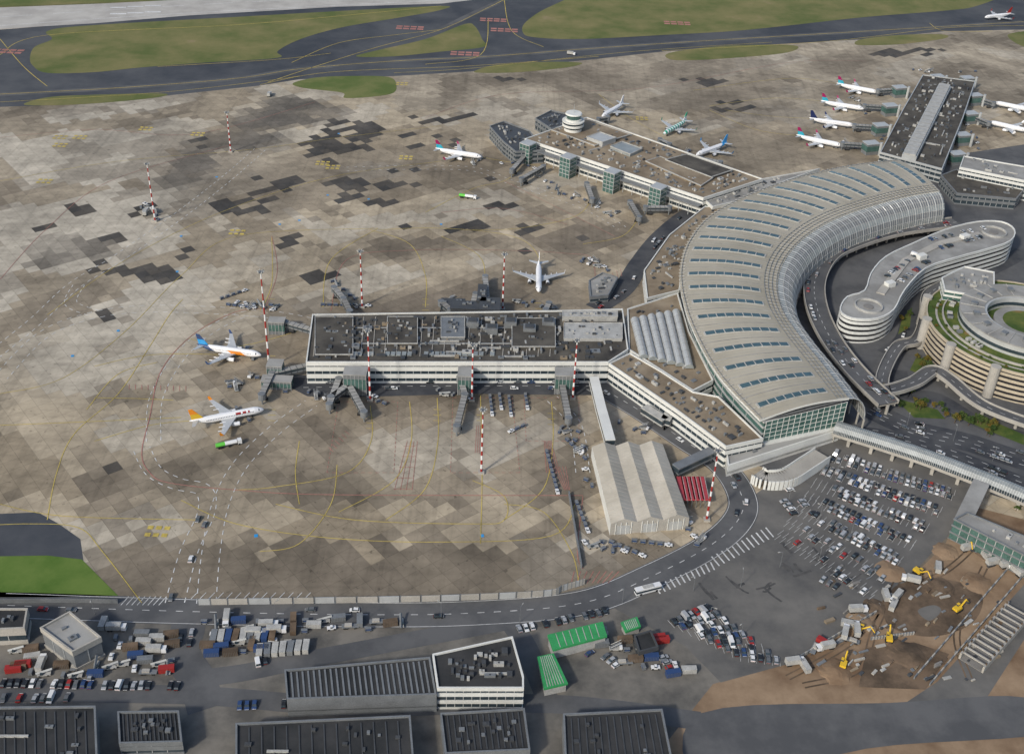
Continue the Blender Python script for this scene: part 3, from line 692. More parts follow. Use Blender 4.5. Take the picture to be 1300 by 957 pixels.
# ---------------------------------------------------------------- hangar
b=B('tent_hangar')
T0,T1=P(752,562,9).to_2d(),P(842,559,9).to_2d(); B0,B1=P(776,660,9).to_2d(),P(876,652,9).to_2d()
for i in range(3):
    a0,a1=T0.lerp(T1,i/3),T0.lerp(T1,(i+1)/3); b0,b1=B0.lerp(B1,i/3),B0.lerp(B1,(i+1)/3); am,bm=(a0+a1)/2,(b0+b1)/2; he,hr=6.6,9.2
    b.face('roof','roof_hangar',[(*b0,he),(*bm,hr),(*am,hr),(*a0,he)][::-1]); b.face('roof','roof_hangar',[(*bm,hr),(*b1,he),(*a1,he),(*am,hr)][::-1])
    for q0,qm,q1 in ((b0,bm,b1),(a0,am,a1)): b.face('gable_walls','concrete',[(*q0,0),(*q1,0),(*q1,he),(*qm,hr),(*q0,he)])
    for k in range(1,20):
        t=k/20; b.strut('roof_ribs','concrete',(*b0.lerp(a0,t),he+.05),(*bm.lerp(am,t),hr+.05),.16); b.strut('roof_ribs','concrete',(*bm.lerp(am,t),hr+.05),(*b1.lerp(a1,t),he+.05),.16)
    for k in range(1,5):
        q=b0.lerp(b1,k/5)+(b0-a0).normalized()*.15; b.strut('door_posts','white_wall',(*q,0),(*q,6.8),.3)
    b.beam('doors','metal_pale',b0.lerp(b1,.25)+(b0-a0).normalized()*.1,b0.lerp(b1,.75)+(b0-a0).normalized()*.1,.2,0,5)
for q0,q1 in ((T0,B0),(T1,B1)): b.face('side_walls','white_wall',[(*q0,0),(*q1,0),(*q1,6.6),(*q0,6.6)])
b.finish()
b=B('red_canopy')
for i in range(6):
    a0=P(862+i*5.6,605,5); a1=P(868+i*5.6,634,5); b.beam('roof_bays','red_roof',a0,a1,2.7,4.4,5.2,4.4,5.2); b.beam('gutters','unit_light',(a0.x+1.6,a0.y),(a1.x+1.6,a1.y),.25,4.3,5.3)
    for q in (a0,a1): b.box('posts','metal_grey',q,.25,.25,0,4.4)
b.finish()
def walk(name,px,z0,z1,w,mat='white_wall',g='glass'):
    b=B(name); p=[P(x,y,z1).to_2d() for x,y in px]
    for i in range(len(p)-1):
        b.beam('floor',mat,p[i],p[i+1],w,z0,z0+.9); b.beam('glazing',g,p[i],p[i+1],w-.3,z0+.9,z1-.6); b.beam('roof',mat,p[i],p[i+1],w+.1,z1-.6,z1)
        L=(p[i+1]-p[i]).length; k=int(L//15)+1
        for t in range(k+1):
            q=p[i].lerp(p[i+1],t/k); b.box('legs','metal_grey',q,.7,.7,0,z0,0)
    b.finish()
walk('covered_walkway',[(754,478),(763,515),(775,558)],4,8,5)
walk('covered_walkway',[(858,592),(905,570)],4,8,5,'metal_grey')
walk('covered_walkway',[(818,515),(845,532),(850,524)],3,7,5,'unit_light')
def jetway(px,w=3.0,z0=3.6,z1=6.6,mat='metal_grey'):
    b=B('jet_bridge'); p=[P(x,y,z1).to_2d() for x,y in px]
    for i in range(len(p)-1):
        b.beam('tunnel',mat,p[i],p[i+1],w,z0,z1-.3); b.beam('tunnel_roof','roof_grey',p[i],p[i+1],w+.2,z1-.3,z1); b.beam('tunnel_glass','glass',p[i],p[i+1],w+.12,z0+1.2,z0+2.2)
        L=(p[i+1]-p[i]); m=max(1,int(L.length/3))
        for k in range(m): q=p[i]+L*(k/m); b.beam('tunnel_ribs','metal_dark',q,q+L.normalized()*.25,w+.35,z0,z1+.08)
    for q in p: b.cyl('rotunda','metal_grey',q,2.0,2.0,z0-.3,z1+.3,12); b.cyl('rotunda_leg','metal_grey',q,.5,.5,0,z0,8)
    q=p[-1].lerp(p[-2],.2); b.box('drive_column','metal_dark',q,2.6,1,0,z0,0); b.box('wheels','rubber',q,3.6,1.4,0,1,0)
    b.finish()
for px in [[(444,394),(436,378),(424,364)],[(398,418),(362,408)],[(392,462),(345,472),(332,500)],[(598,392),(604,372)],[(620,392),(616,350)],[(572,392),(560,382)],[(440,482),(462,522)],[(452,480),(420,503)],[(584,478),(590,500),(580,540)],[(712,478),(722,530)],[(693,392),(697,384)],[(430,480),(418,512)],
    [(690,210),(662,226)],[(745,232),(752,252)],[(800,255),(812,275)],[(668,195),(650,215)],[(850,262),(820,262)],[(1118,160),(1085,158)],[(1130,135),(1098,133)],[(1142,112),(1115,114)],[(1106,183),(1070,181)],[(1238,122),(1262,130)],[(1232,145),(1256,155)],[(760,150),(772,148)],[(850,182),(838,176)],[(915,205),(890,200)]]: jetway(px)
b=B('gate_pavilion')
for x,y,sx,sy,h in [(598,388,24,9,8),(575,384,14,8,6),(622,386,12,14,9),(612,372,5,20,9)]:
    q=P(x,y,h); b.box('walls','metal_dark',q,sx,sy,0,h,0); b.box('windows','glass',q,sx+.3,sy+.3,3,5.2,0); b.box('roof','metal_dark',q,sx+.6,sy+.6,h,h+.5,0)
    for k in range(4): b.box('roof_units','metal_grey',(q.x+random.uniform(-.35,.35)*sx,q.y+random.uniform(-.35,.35)*sy),2,1.4,h+.5,h+1.4,0)
b.finish()
b=B('gate_pavilion')
for x,y,sx,sy,h in [(452,484,12,8,13),(590,484,7,9,12),(716,484,10,8,12),(352,414,9,6,8),(350,470,8,7,9),(352,486,16,6,5)]:
    q=P(x,y,h*.5); b.box('walls','metal_grey',q,sx,sy,0,h,0); b.box('windows','glass_green',q,sx+.3,sy+.3,h*.3,h*.8,0); b.box('roof','roof_grey',q,sx+.6,sy+.6,h,h+.5,0)
    for k in range(int(sx/2)+1): b.box('mullions','metal_pale',(q.x-sx/2+k*2,q.y-sy/2-.2),.2,.2,0,h,0)
b.finish()
# ---------------------------------------------------------------- southern buildings
connector('warehouse',[(52,796),(88,776),(127,808),(92,826)],11,1,wall='concrete',glass='metal_grey',roof='roof_grey',frac=.25,nu=4,bay=5)
connector('warehouse',[(-60,772),(34,772),(30,796),(-60,800)],9,1,wall='concrete',roof='roof_black',nu=8,bay=6)
connector('office_building',[(550,830),(650,808),(664,858),(664,872),(556,872)],12,3,roof='roof_black',nu=30,bay=3)
b=B('cargo_hall'); hp=fl([(362,850),(545,834),(553,880),(365,886)],10); b.block(hp,0,10,1,8,wall='metal_grey',roof='roof_black',frac=.7)
h=[P(x,y,10).to_2d() for x,y in ((362,850),(545,834),(553,880),(365,886))]
for k in range(1,26): b.beam('roof_lights','metal_grey',h[0].lerp(h[1],k/26).lerp(h[3].lerp(h[2],k/26),.06),h[0].lerp(h[1],k/26).lerp(h[3].lerp(h[2],k/26),.94),.7,9.1,9.5)
b.finish()
for px,hh in (([(-60,898),(120,896),(124,1000),(-60,1000)],9),([(150,903),(226,902),(230,940),(152,942)],7),([(300,918),(520,908),(528,1010),(300,1010)],9),([(560,905),(665,899),(672,950),(566,955)],8),([(716,906),(840,900),(860,1000),(720,1000)],8)):
    b=B('cargo_hall'); hp=fl(px,hh); b.block(hp,0,hh,2,5,wall='metal_grey',roof='roof_black',frac=.6); h=[Vector(q) for q in hp]
    for k in range(1,14): b.beam('roof_ribs','metal_dark',h[0].lerp(h[1],k/14).lerp(h[3].lerp(h[2],k/14),.05),h[0].lerp(h[1],k/14).lerp(h[3].lerp(h[2],k/14),.93),.5,hh-.9,hh-.5)
    b.units(hp,hh-.8,14,('metal_dark','metal_grey'),1,3,1.2); b.finish()
for px,h in (([(697,806),(764,790),(769,806),(703,823)],6),([(684,834),(702,830),(719,866),(692,872)],5),([(790,790),(808,784),(812,794),(795,800)],4)):
    b=B('green_roofed_store'); q=ccw(fl(px,h)); b.hexa('walls','unit_light',[(*k,0) for k in q],[(*k,h-1) for k in q]); qo=offs(q,.5); b.hexa('roof','green_sheet',[(*k,h-1) for k in qo],[(*k,h) for k in qo])
    n=8
    for k in range(1,n):
        a,c_=Vector(q[0]).lerp(Vector(q[1]),k/n),Vector(q[3]).lerp(Vector(q[2]),k/n); b.beam('roof_joints','unit_light',a,c_,.3,h-.2,h+.1)
    b.finish()
connector('workshop',[(806,806),(826,800),(835,820),(812,826)],5,1,roof='roof_black',nu=3,wall='metal_dark')
b=B('perimeter_fence'); fp=cat(W([(252,768),(400,766),(560,763),(690,757),(715,750),(742,742)]),6)
for i in range(len(fp)-1):
    L=(fp[i+1]-fp[i]); k=max(1,int(L.length/5))
    for t in range(k):
        a=fp[i]+L*(t/k); c_=fp[i]+L*((t+.94)/k); b.beam('panels','concrete' if (t+i)%3 else 'metal_pale',a,c_,.25,.2,3.6); b.box('posts','metal_grey',a,.35,.35,0,3.9)
b.finish()
b=B('perimeter_fence'); fp=cat(W([(0,766),(80,765),(150,766)]),3)
for i in range(len(fp)-1): b.beam('panels','metal_grey',fp[i],fp[i+1],.2,.2,2.6)
b.finish()
b=B('blast_fence'); a=P(722,628).to_2d(); c_=P(738,722).to_2d()
for k in range(24): b.beam('panels','metal_grey',a.lerp(c_,k/24),a.lerp(c_,(k+.9)/24),.6,0,2.4)
b.finish()
# ---------------------------------------------------------------- masts
for bx,by,ty in [(197,281,208),(293,193,143),(342,467,345),(460,390,319),(470,508,420),(599,508,438),(638,393,323),(727,506,432),(897,660,572),(611,600,520)]:
    h=height_of(bx,by,ty); b=B('floodlight_mast'); p=P(bx,by).to_2d(); n=14
    for k in range(n):
        r=.6-.28*k/n; b.cyl('pole','c_red' if k%2==0 else 'c_white',p,r,r-.02,h*k/n,h*(k+1)/n,8)
    b.box('base','concrete',p,3,3,0,1); b.cyl('platform','metal_grey',p,1.5,1.5,h-.4,h,10)
    for k in range(6): a=k*math.pi/3; b.box('lamps','unit_light',(p.x+1.6*math.cos(a),p.y+1.6*math.sin(a)),.8,.4,h-.2,h+.6,a)
    b.finish()
lm=B('street_lamp'); lm.cyl('p','metal_grey',(0,0),.12,.08,0,9,6); lm.strut('p','metal_grey',(0,0,9),(1.8,0,9.3),.12); lm.box('p','unit_light',(1.9,0),1,.35,9.15,9.4); lme=lm.single(link=False)
for x,y in [(1000,640),(1040,660),(1080,680),(1060,610),(1110,630),(1150,650),(990,720),(940,745),(1040,710),(900,790),(940,810),(880,750),(1150,545),(1210,560),(1260,585),(1120,575),(1180,600),(460,790),(560,785),(350,785),(660,790),(790,765),(120,780)]:
    o=bpy.data.objects.new('street_lamp',lme); p=P(x,y); o.location=(p.x,p.y,.05); o.rotation_euler.z=R()*6; col.objects.link(o)
# ---------------------------------------------------------------- aircraft
def plane(nose,tail,fin='c_burgundy',fin2=None,rear=None,stripes=None,sc=1.0,body='plane_white',front=None,title=None):
    b=B('airliner'); prof=[(18.8,.12,3.3),(18.5,.5,3.32),(17.9,.9,3.4),(17,1.3,3.5),(15.8,1.65,3.62),(14,1.95,3.7),(-7,1.97,3.7),(-10,1.8,3.85),(-13,1.42,4.15),(-16,.9,4.6),(-18,.5,4.9),(-18.9,.2,5.0)]
    def at(x):
        for i in range(len(prof)-1):
            if prof[i][0]>=x>=prof[i+1][0]:
                t=(prof[i][0]-x)/(prof[i][0]-prof[i+1][0]); return [prof[i][k]+(prof[i+1][k]-prof[i][k])*t for k in (1,2)]
        return prof[-1][1:]
    xs=[18.8,18.5,17.9,17.4,17,16.4,15.8,15]+[14-k*.9 for k in range(0,36)]+[-18.4,-18.9]; n=20
    for i in range(len(xs)-1):
        r0,z0=at(xs[i]); r1,z1=at(xs[i+1])
        for k in range(n):
            a=2*math.pi*k/n; c=2*math.pi*(k+1)/n; xm=(xs[i]+xs[i+1])/2; zz=math.sin((a+c)/2)
            m=body
            if rear and xm<-9-zz*3: m=rear
            if front and 1<xm+zz*3<9 and zz<.6: m=front
            if stripes and int((xm+30)/1.8)%2: m=stripes
            if title and 4<xm<11 and .45<zz<.72 and int(xm*2.2)%3: m=title
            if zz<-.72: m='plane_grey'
            if 15.4<xm<16.7 and .25<zz<.8: m='glass'
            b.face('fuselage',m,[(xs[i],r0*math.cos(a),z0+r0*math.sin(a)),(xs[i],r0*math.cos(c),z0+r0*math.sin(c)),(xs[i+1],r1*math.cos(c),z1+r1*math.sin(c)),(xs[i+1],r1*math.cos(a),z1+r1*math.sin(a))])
    for s in (-1,1):
        for k in range(30):
            x=13-k*.82; b.hexa('cabin_windows','glass',[(x,s*1.9,4.15),(x+.32,s*1.9,4.15),(x+.32,s*1.99,4.15),(x,s*1.99,4.15)],[(x,s*1.85,4.6),(x+.32,s*1.85,4.6),(x+.32,s*1.93,4.6),(x,s*1.93,4.6)])
        def slab(pts,th,m,part):
            for q in range(len(pts)-1):
                (l0,t0,y0,z0,h0),(l1,t1,y1,z1,h1)=pts[q],pts[q+1]
                b.hexa(part,m,[(l0,s*y0,z0-h0/2),(t0,s*y0,z0),(t1,s*y1,z1),(l1,s*y1,z1-h1/2)],[(l0,s*y0,z0+h0/2),(t0,s*y0,z0+.08),(t1,s*y1,z1+.08),(l1,s*y1,z1+h1/2)])
        slab([(4.6,-3.6,1.2,2.7,.9),(1.4,-3.3,6.2,3.1,.5),(-4.6,-6.4,16.4,3.9,.2)],0,'plane_grey','wings')
        slab([(-4.6,-6.4,16.4,3.9,.2),(-5.9,-7.0,16.9,6.1,.12)],0,fin,'winglets')
        slab([(-14.2,-17.4,.5,4.9,.35),(-17,-18.6,6.2,5.4,.15)],0,'plane_grey','tailplane')
        for (y,) in ((4.2,),(8,),(11.5,)): b.strut('flap_fairings','plane_white',(-1.5-.3*(y-4),s*y,2.75+.06*y),(-4.6-.3*(y-4),s*y,2.75+.06*y),.35)
        m=10
        for xa,xb,ra,rb,mt in ((5.2,4.9,1.0,1.15,'plane_grey'),(4.9,2.2,1.15,1.1,body),(2.2,.6,1.1,.6,'plane_grey')):
            for k in range(m):
                a=2*math.pi*k/m; c=2*math.pi*(k+1)/m; f=lambda x,r,t:(x,s*5.75+r*math.cos(t),1.75+r*math.sin(t)); b.face('engines',mt,[f(xa,ra,a),f(xa,ra,c),f(xb,rb,c),f(xb,rb,a)])
        b.face('engine_intakes','engine_dark',[(5.1,s*5.75+.98*math.cos(2*math.pi*k/m),1.75+.98*math.sin(2*math.pi*k/m)) for k in range(m)])
        b.box('pylons','plane_grey',(2,s*5.75),3,.3,2.6,3.1)
        b.box('main_gear','rubber',(-1.2,s*3.8),1.2,.9,0,1.15); b.box('gear_legs','metal_grey',(-1.2,s*3.6),.3,.3,1,3)
    b.box('nose_gear','rubber',(12.6,0),.8,.5,0,.8); b.box('gear_legs','metal_grey',(12.6,0),.25,.25,.6,2.4)
    L0,T0,L1,T1=-11.8,-17.8,-17.0,-19.0
    def fp(t,u,w): z=5.2+6.6*t; x=(L0+(L1-L0)*t)*(1-u)+(T0+(T1-T0)*t)*u; return (x,w,z)
    segs=[(0,.5),(.5,1)]
    for k,(ta,tb) in enumerate(segs):
        mt=fin if k or not fin2 else fin2
        b.hexa('tail_fin',mt,[fp(ta,0,-.2),fp(ta,1,-.05),fp(ta,1,.05),fp(ta,0,.2)],[fp(tb,0,-.15),fp(tb,1,-.05),fp(tb,1,.05),fp(tb,0,.15)])
    b.hexa('tail_fin',fin,[(-8.8,-.1,5.3),(-12,-.15,5.2),(-12,.15,5.2),(-8.8,.1,5.3)],[(-11.7,-.1,5.35),(-12.4,-.1,6.0),(-12.4,.1,6.0),(-11.7,.1,5.35)])
    e=b.finish(); a=P(*nose,4); c=P(*tail,4.8); d=a-c; mid=(a+c)/2
    e.location=(mid.x,mid.y,.1); e.rotation_euler.z=math.atan2(d.y,d.x); e.scale=(sc,)*3
    for ch in e.children:
        if ch.name.startswith(('fuselage','engines')): ch.data.polygons.foreach_set('use_smooth',[True]*len(ch.data.polygons))
plane((331,519),(245,534),'c_orange','c_yellow',title='c_red')
plane((334,450),(248,437),'c_blue','c_sky','c_blue',front='c_orange')
plane((684,371),(684,330),'plane_white')
plane((608,198),(556,189),'c_burgundy','c_teal')
plane((767,146),(789,132),'plane_white')
plane((838,172),(876,150),'c_green','plane_white',stripes='c_green')
plane((887,195),(920,182),'c_sky',None,'c_sky')
plane((1110,116),(1067,107),'c_burgundy','c_teal')
plane((1092,137),(1047,129),'c_burgundy','c_teal')
plane((1078,158),(1034,151),'c_navy')
plane((1062,183),(1018,173),'c_burgundy','c_teal')
plane((1248,22),(1286,17),'c_red')
plane((1268,131),(1312,139),'plane_white'); plane((1262,156),(1306,165),'plane_white')
# ---------------------------------------------------------------- vehicles
def car_mesh(colr,kind='car'):
    b=B(kind)
    if kind=='car': L,Wd,h1,h2=4.4,1.8,.85,1.45; cab=[(-1.9,.05),(-1.45,1),(.35,1),(1.15,.05)]
    else: L,Wd,h1,h2=5.4,2.0,1.1,2.3; cab=[(-2.65,.05),(-2.55,1),(1.3,1),(2.1,.05)]
    prof=[(-L/2,.35),(-L/2+.05,h1-.05),(-L/2+.35,h1),(cab[-1][0],h1),(L/2-.25,h1-.15),(L/2,h1-.35),(L/2,.35)]
    w=Wd/2
    b.face('b',colr,[(x,-w,z) for x,z in prof][::-1]); b.face('b',colr,[(x,w,z) for x,z in prof])
    for i in range(len(prof)):
        a=prof[i]; c=prof[(i+1)%len(prof)]; b.face('b',colr,[(a[0],-w,a[1]),(c[0],-w,c[1]),(c[0],w,c[1]),(a[0],w,a[1])])
    wi=w*.8; g=[(cab[0][0],h1),(cab[1][0],h2-.03),(cab[2][0],h2-.03),(cab[3][0],h1)]
    side='glass' if kind=='car' else colr
    for s in (-1,1): b.face('g',side,[(g[0][0],s*w*.96,g[0][1]),(g[1][0],s*wi,g[1][1]),(g[2][0],s*wi,g[2][1]),(g[3][0],s*w*.96,g[3][1])])
    for i in (0,2): b.face('g','glass',[(g[i][0],-w*(.96 if i==0 else .8),g[i][1]),(g[i+1][0],-w*(.8 if i==0 else .96),g[i+1][1]),(g[i+1][0],w*(.8 if i==0 else .96),g[i+1][1]),(g[i][0],w*(.96 if i==0 else .8),g[i][1])])
    b.box('r',colr,((g[1][0]+g[2][0])/2,0),g[2][0]-g[1][0]+.1,wi*2+.05,h2-.05,h2+.02)
    for x in (-L*.3,L*.3):
        for s in (-1,1):
            n=10; a=[(x+.33*math.cos(2*math.pi*k/n),s*w-.1*s,.33+.33*math.sin(2*math.pi*k/n)) for k in range(n)]; c=[(p[0],p[1]+.13*s,p[2]) for p in a]; b.hexa('w','rubber',a,c)
    b.box('l','c_white',(L/2-.02,0),.08,Wd*.8,.55,.65); b.box('l','c_red',(-L/2+.02,0),.08,Wd*.85,.6,.7)
    return b.single(link=False)
CC=['c_white','c_silver','c_grey','c_black','c_blue','c_red']
cars={c:car_mesh(c) for c in CC}; vans={c:car_mesh(c,'van') for c in ('c_white','c_silver','c_yellow')}
def put(me,name,p,rot,z=.14):
    o=bpy.data.objects.new(name,me); o.location=(p[0],p[1],z); o.rotation_euler.z=rot; col.objects.link(o); return o
def pick():
    return cars[random.choices(CC,[24,20,24,28,9,4])[0]]
def row(p,q,occ=.8,pitch=2.75,z=.14,zr=0,van=.06,rot=None):
    a,c=P(*p,zr).to_2d(),P(*q,zr).to_2d(); d=c-a; n=int(d.length/pitch); ang=math.atan2(d.y,d.x)+math.pi/2 if rot is None else rot
    ph=R()*50
    for k in range(n):
        o=occ+.45*noise.noise(Vector((k*.25,ph,0)))
        if R()<o:
            t=a.lerp(c,(k+.5)/n); v=R()<van; dd=Vector((math.cos(ang),math.sin(ang)))*random.uniform(-.35,.35)
            put(random.choice(list(vans.values())[:2]) if v else pick(),'parked_van' if v else 'parked_car',t+dd,ang+(math.pi if R()<.5 else 0)+random.uniform(-.05,.05),z+zr)
lotm=B('parking_bay_marking')
def bays(p,q,pitch=2.75,ln=5):
    a,c=P(*p).to_2d(),P(*q).to_2d(); d=c-a; n=int(d.length/pitch); dn=d.normalized(); nn=Vector((-dn.y,dn.x))*ln/2
    for k in range(n+1):
        t=a.lerp(c,k/n); ribbon(lotm,'white_paint',[t-nn,t+nn],.14,Z4,n=1)
for k in range(7):
    p=(1057-11*k,577+16.5*k); q=(1212-17*k,626+21*k); occ=[.95,.95,.92,.92,.8,.5,.22][k]
    A=Vector(p);C=Vector(q); D=Vector((-3.6,6.0))
    sA=A+(C-A)*(0 if k<2 else .15); row(tuple(sA),tuple(A+(C-A)*.97),occ); bays(p,q)
    sB=A+(C-A)*(.0 if k<2 else .22)+D; row(tuple(sB),tuple(C+D),occ*.88); bays(tuple(A+D),tuple(C+D))
for k in range(9):
    p=(852+k*11,792+k*5.2); q=(902+k*11,771+k*8.6); row(p,q,.82 if k<7 else .45); bays(p,q)
for p,q,o in [((655,800),(720,787),.7),((720,787),(772,776),.6),((745,828),(768,850),.6),((760,826),(785,848),.5),((985,625),(1010,655),.8),((1000,620),(1035,655),.6),((60,858),(140,862),.5),((275,850),(360,835),.4),((840,832),(858,858),.4),((1060,722),(1110,745),.4),((1040,735),(1090,762),.3),((0,868),(230,872),.5),((300,896),(540,890),.45),((0,887),(110,887),.5)]: row(p,q,o)
lotm.single()
for p,q in [((1125,352),(1165,322)),((1140,360),(1180,330)),((1185,318),(1250,300)),((1180,305),(1250,290))]: row(p,q,.5,zr=16.25,z=.02)
def traffic(px,n,off=(2,-2),z=0,name='car'):
    p=cat(W(px,z),6)
    for k in range(n):
        i=random.randint(0,len(p)-2); t=R(); q=p[i].lerp(p[i+1],t); d=(p[i+1]-p[i]).normalized(); o=random.choice(off); nn=Vector((-d.y,d.x))*o
        put(pick(),name,q+nn,math.atan2(d.y,d.x)+(math.pi if o>0 else 0),z+.14)
traffic([(1128,512),(1085,470),(1055,430),(1037,390),(1035,355),(1052,325),(1085,308),(1140,292),(1215,282)],38,(4,0,-4),7)
traffic([(1105,520),(1160,545),(1230,562),(1300,585)],16,(6,2,-2,-6)); traffic([(1070,548),(1130,555),(1200,575),(1290,610)],8)
traffic([(1125,450),(1150,430),(1160,390),(1180,365),(1250,345)],12); traffic([(755,392),(790,368),(812,335),(840,300),(880,268)],14)
traffic([(755,488),(810,520),(870,560),(915,590),(940,625),(940,655)],9); traffic([(600,778),(450,780),(240,776),(0,768)],5); traffic([(222,765),(240,700),(262,650)],4); traffic([(400,490),(740,490)],16,(3,-3)); traffic([(245,765),(238,800),(232,830)],3)
def eq(kind):
    b=B(kind)
    if kind=='baggage_cart':
        b.box('a','metal_grey',(0,0),2.8,1.5,.35,.55); b.box('a','metal_grey',(0,0),2.6,1.4,1.5,1.62); b.box('a','metal_grey',(-1.25,0),.1,1.4,.55,1.5); b.box('a','c_blue',(.1,0),2,1.1,.55,1.1)
        for x in (-1,1): b.box('a','rubber',(x,0),.4,1.5,0,.38)
        b.box('a','metal_grey',(1.8,0),.9,.08,.4,.48)
    if kind=='tow_tractor':
        b.box('a','c_white',(0,0),3.6,1.8,.35,.95); b.box('a','c_white',(-1,0),1.3,1.5,.95,1.05); b.box('a','glass',(0,0),1.1,1.4,.95,1.6,taper=.85); b.box('a','c_white',(0,0),1.0,1.25,1.6,1.7)
        for x in (-1.2,1.2):
            for y in (-.85,.85): b.box('a','rubber',(x,y),.8,.25,0,.8)
    if kind.endswith('container'):
        m1,m2={'cargo_container':('unit_light','metal_grey'),'dark_container':('metal_grey','metal_dark'),'red_container':('c_red','red_roof'),'blue_container':('c_blue','metal_grey'),'brown_container':('earth_dark','metal_grey')}[kind]
        b.box('a',m1,(0,0),6,2.4,.15,2.5); b.box('a',m1,(0,0),6.1,2.5,2.5,2.6)
        for k in range(9): b.box('a',m2,(-2.6+k*.65,0),.08,2.46,.2,2.45)
    if kind=='truck':
        b.box('a','c_white',(3.2,0),1.9,2.4,.6,2.6); b.box('a','glass',(3.95,0),.5,2.1,1.6,2.4); b.box('a','unit_light',(-.9,0),6,2.45,.9,3.4); b.box('a','metal_dark',(0,0),8,1,.5,.9)
        for x in (-3,-1.9,3): 
            for y in (-1,1): b.box('a','rubber',(x,y),.9,.35,0,.95)
    if kind=='flatbed_trailer':
        b.box('a','metal_grey',(0,0),7,2.3,.8,1.05); b.box('a','metal_dark',(3.9,0),1.4,.2,.7,.85); b.box('a','concrete',(-.8,.1),3,1.6,1.05,1.8)
        for x in (-2.4,-1.4,2): b.box('a','rubber',(x,0),.8,2.2,0,.8)
    if kind=='passenger_bus':
        b.box('a','c_white',(0,0),12,2.5,.4,3.1); b.box('a','glass',(0,0),12.06,2.56,1.3,2.4); b.box('a','unit_light',(0,0),5,1.8,3.1,3.35)
        for x in (-3.8,3.8):
            for y in (-1.15,1.15): b.box('a','rubber',(x,y),1,.35,0,1)
    if kind=='fuel_tanker':
        n=12
        for xa,xb,m in ((-6.5,-2,'c_lime'),(-2,4,'c_white')):
            a=[(xa,1.2*math.cos(2*math.pi*k/n),1.9+1.0*math.sin(2*math.pi*k/n)) for k in range(n)]; b.hexa('a',m,a,[(xb,p[1],p[2]) for p in a])
        b.box('a','c_white',(5.3,0),2,2.4,.6,2.8); b.box('a','glass',(6.15,0),.35,2,1.6,2.5); b.box('a','metal_dark',(-.5,0),12,1.1,.5,1)
        for x in (-5,-3.8,0,5):
            for y in (-1,1): b.box('a','rubber',(x,y),1,.4,0,1)
    if kind=='boarding_stairs':
        b.box('a','unit_light',(0,0),5,2,.5,.9); b.box('a','c_white',(2.2,0),1.2,1.9,.9,1.9)
        for k in range(9): b.box('a','metal_grey',(-2+k*.45,0),.5,1.5,.9+k*.33,1.05+k*.33)
        for y in (-.8,.8): b.strut('a','metal_pale',(-2,y,1.9),(2.2,y,4.8),.12)
        for x in (-1.6,1.6): b.box('a','rubber',(x,0),.7,2.1,0,.7)
    if kind=='excavator':
        for y in (-1.2,1.2): b.box('a','rubber',(0,y),4,.6,0,.9)
        b.box('a','c_yellow',(-.4,0),3.6,2.5,1,2.1); b.box('a','glass',(.8,.7),1.4,1,2,3); b.box('a','c_yellow',(.8,.7),1.5,1.1,3,3.1)
        b.strut('a','c_yellow',(1.3,-.2,1.8),(4.2,-.2,4.6),.5); b.strut('a','c_yellow',(4.2,-.2,4.6),(6.4,-.2,2.2),.4); b.box('a','metal_dark',(6.4,-.2),1,1.2,1.2,2.2)
    if kind=='belt_loader':
        b.box('a','unit_light',(0,0),5,1.8,.4,.9); b.strut('a','metal_grey',(-3,.3,.9),(3.4,.3,2.8),.8); b.box('a','glass',(-.8,-.5),1,.8,.9,1.7)
        for x in (-1.6,1.6): b.box('a','rubber',(x,0),.7,1.9,0,.7)
    return b.single(link=False)
KN=['baggage_cart','tow_tractor','cargo_container','dark_container','red_container','blue_container','brown_container','truck','flatbed_trailer','passenger_bus','fuel_tanker','boarding_stairs','excavator','belt_loader']
E={k:eq(k) for k in KN}
def pe(kind,x,y,rot=None,z=.14): put(E[kind],kind,P(x,y),R()*6.28 if rot is None else rot,z)
pe('fuel_tanker',291,566,math.radians(25)); pe('fuel_tanker',594,252,math.radians(-12)); pe('passenger_bus',822,751,math.radians(22)); pe('passenger_bus',600,392,0)
for x,y in [(288,788),(195,270),(185,272),(342,122),(725,70)]: pe('truck',x,y)
USED=[]
def scat(kinds,x0,y0,x1,y1,n,rot=None,jit=1,gap=3.6):
    for _ in range(n):
        for tr in range(25):
            t=R(); x=x0+(x1-x0)*t+random.uniform(-6,6)*jit; y=y0+(y1-y0)*t+random.uniform(-4,4)*jit; q=P(x,y)
            if all((q.x-a)**2+(q.y-b_)**2>gap*gap for a,b_ in USED): break
        else: continue
        USED.append((q.x,q.y)); pe(random.choice(kinds),x,y,None if rot is None else rot+random.uniform(-.12,.12)+(math.pi/2 if R()<.25 else 0))
def train(x0,y0,x1,y1,n):
    a,c=P(x0,y0).to_2d(),P(x1,y1).to_2d(); d=c-a; ang=math.atan2(d.y,d.x)
    for k in range(n): put(E['baggage_cart' if k<n-1 else 'tow_tractor'],'baggage_cart' if k<n-1 else 'tow_tractor',a+d.normalized()*k*3.9,ang)
GS=['baggage_cart','baggage_cart','tow_tractor','belt_loader','baggage_cart','boarding_stairs']
for a in [(622,505,625,530,5),(634,503,638,530,4),(646,506,649,530,5),(667,503,671,528,4),(694,575,706,620,9),(776,690,800,700,5),(805,688,840,692,5),(732,640,742,665,6),(664,542,650,548,3),(282,380,305,372,5),(290,388,325,392,5),(410,388,500,390,8),(720,560,735,575,4)]: train(*a)
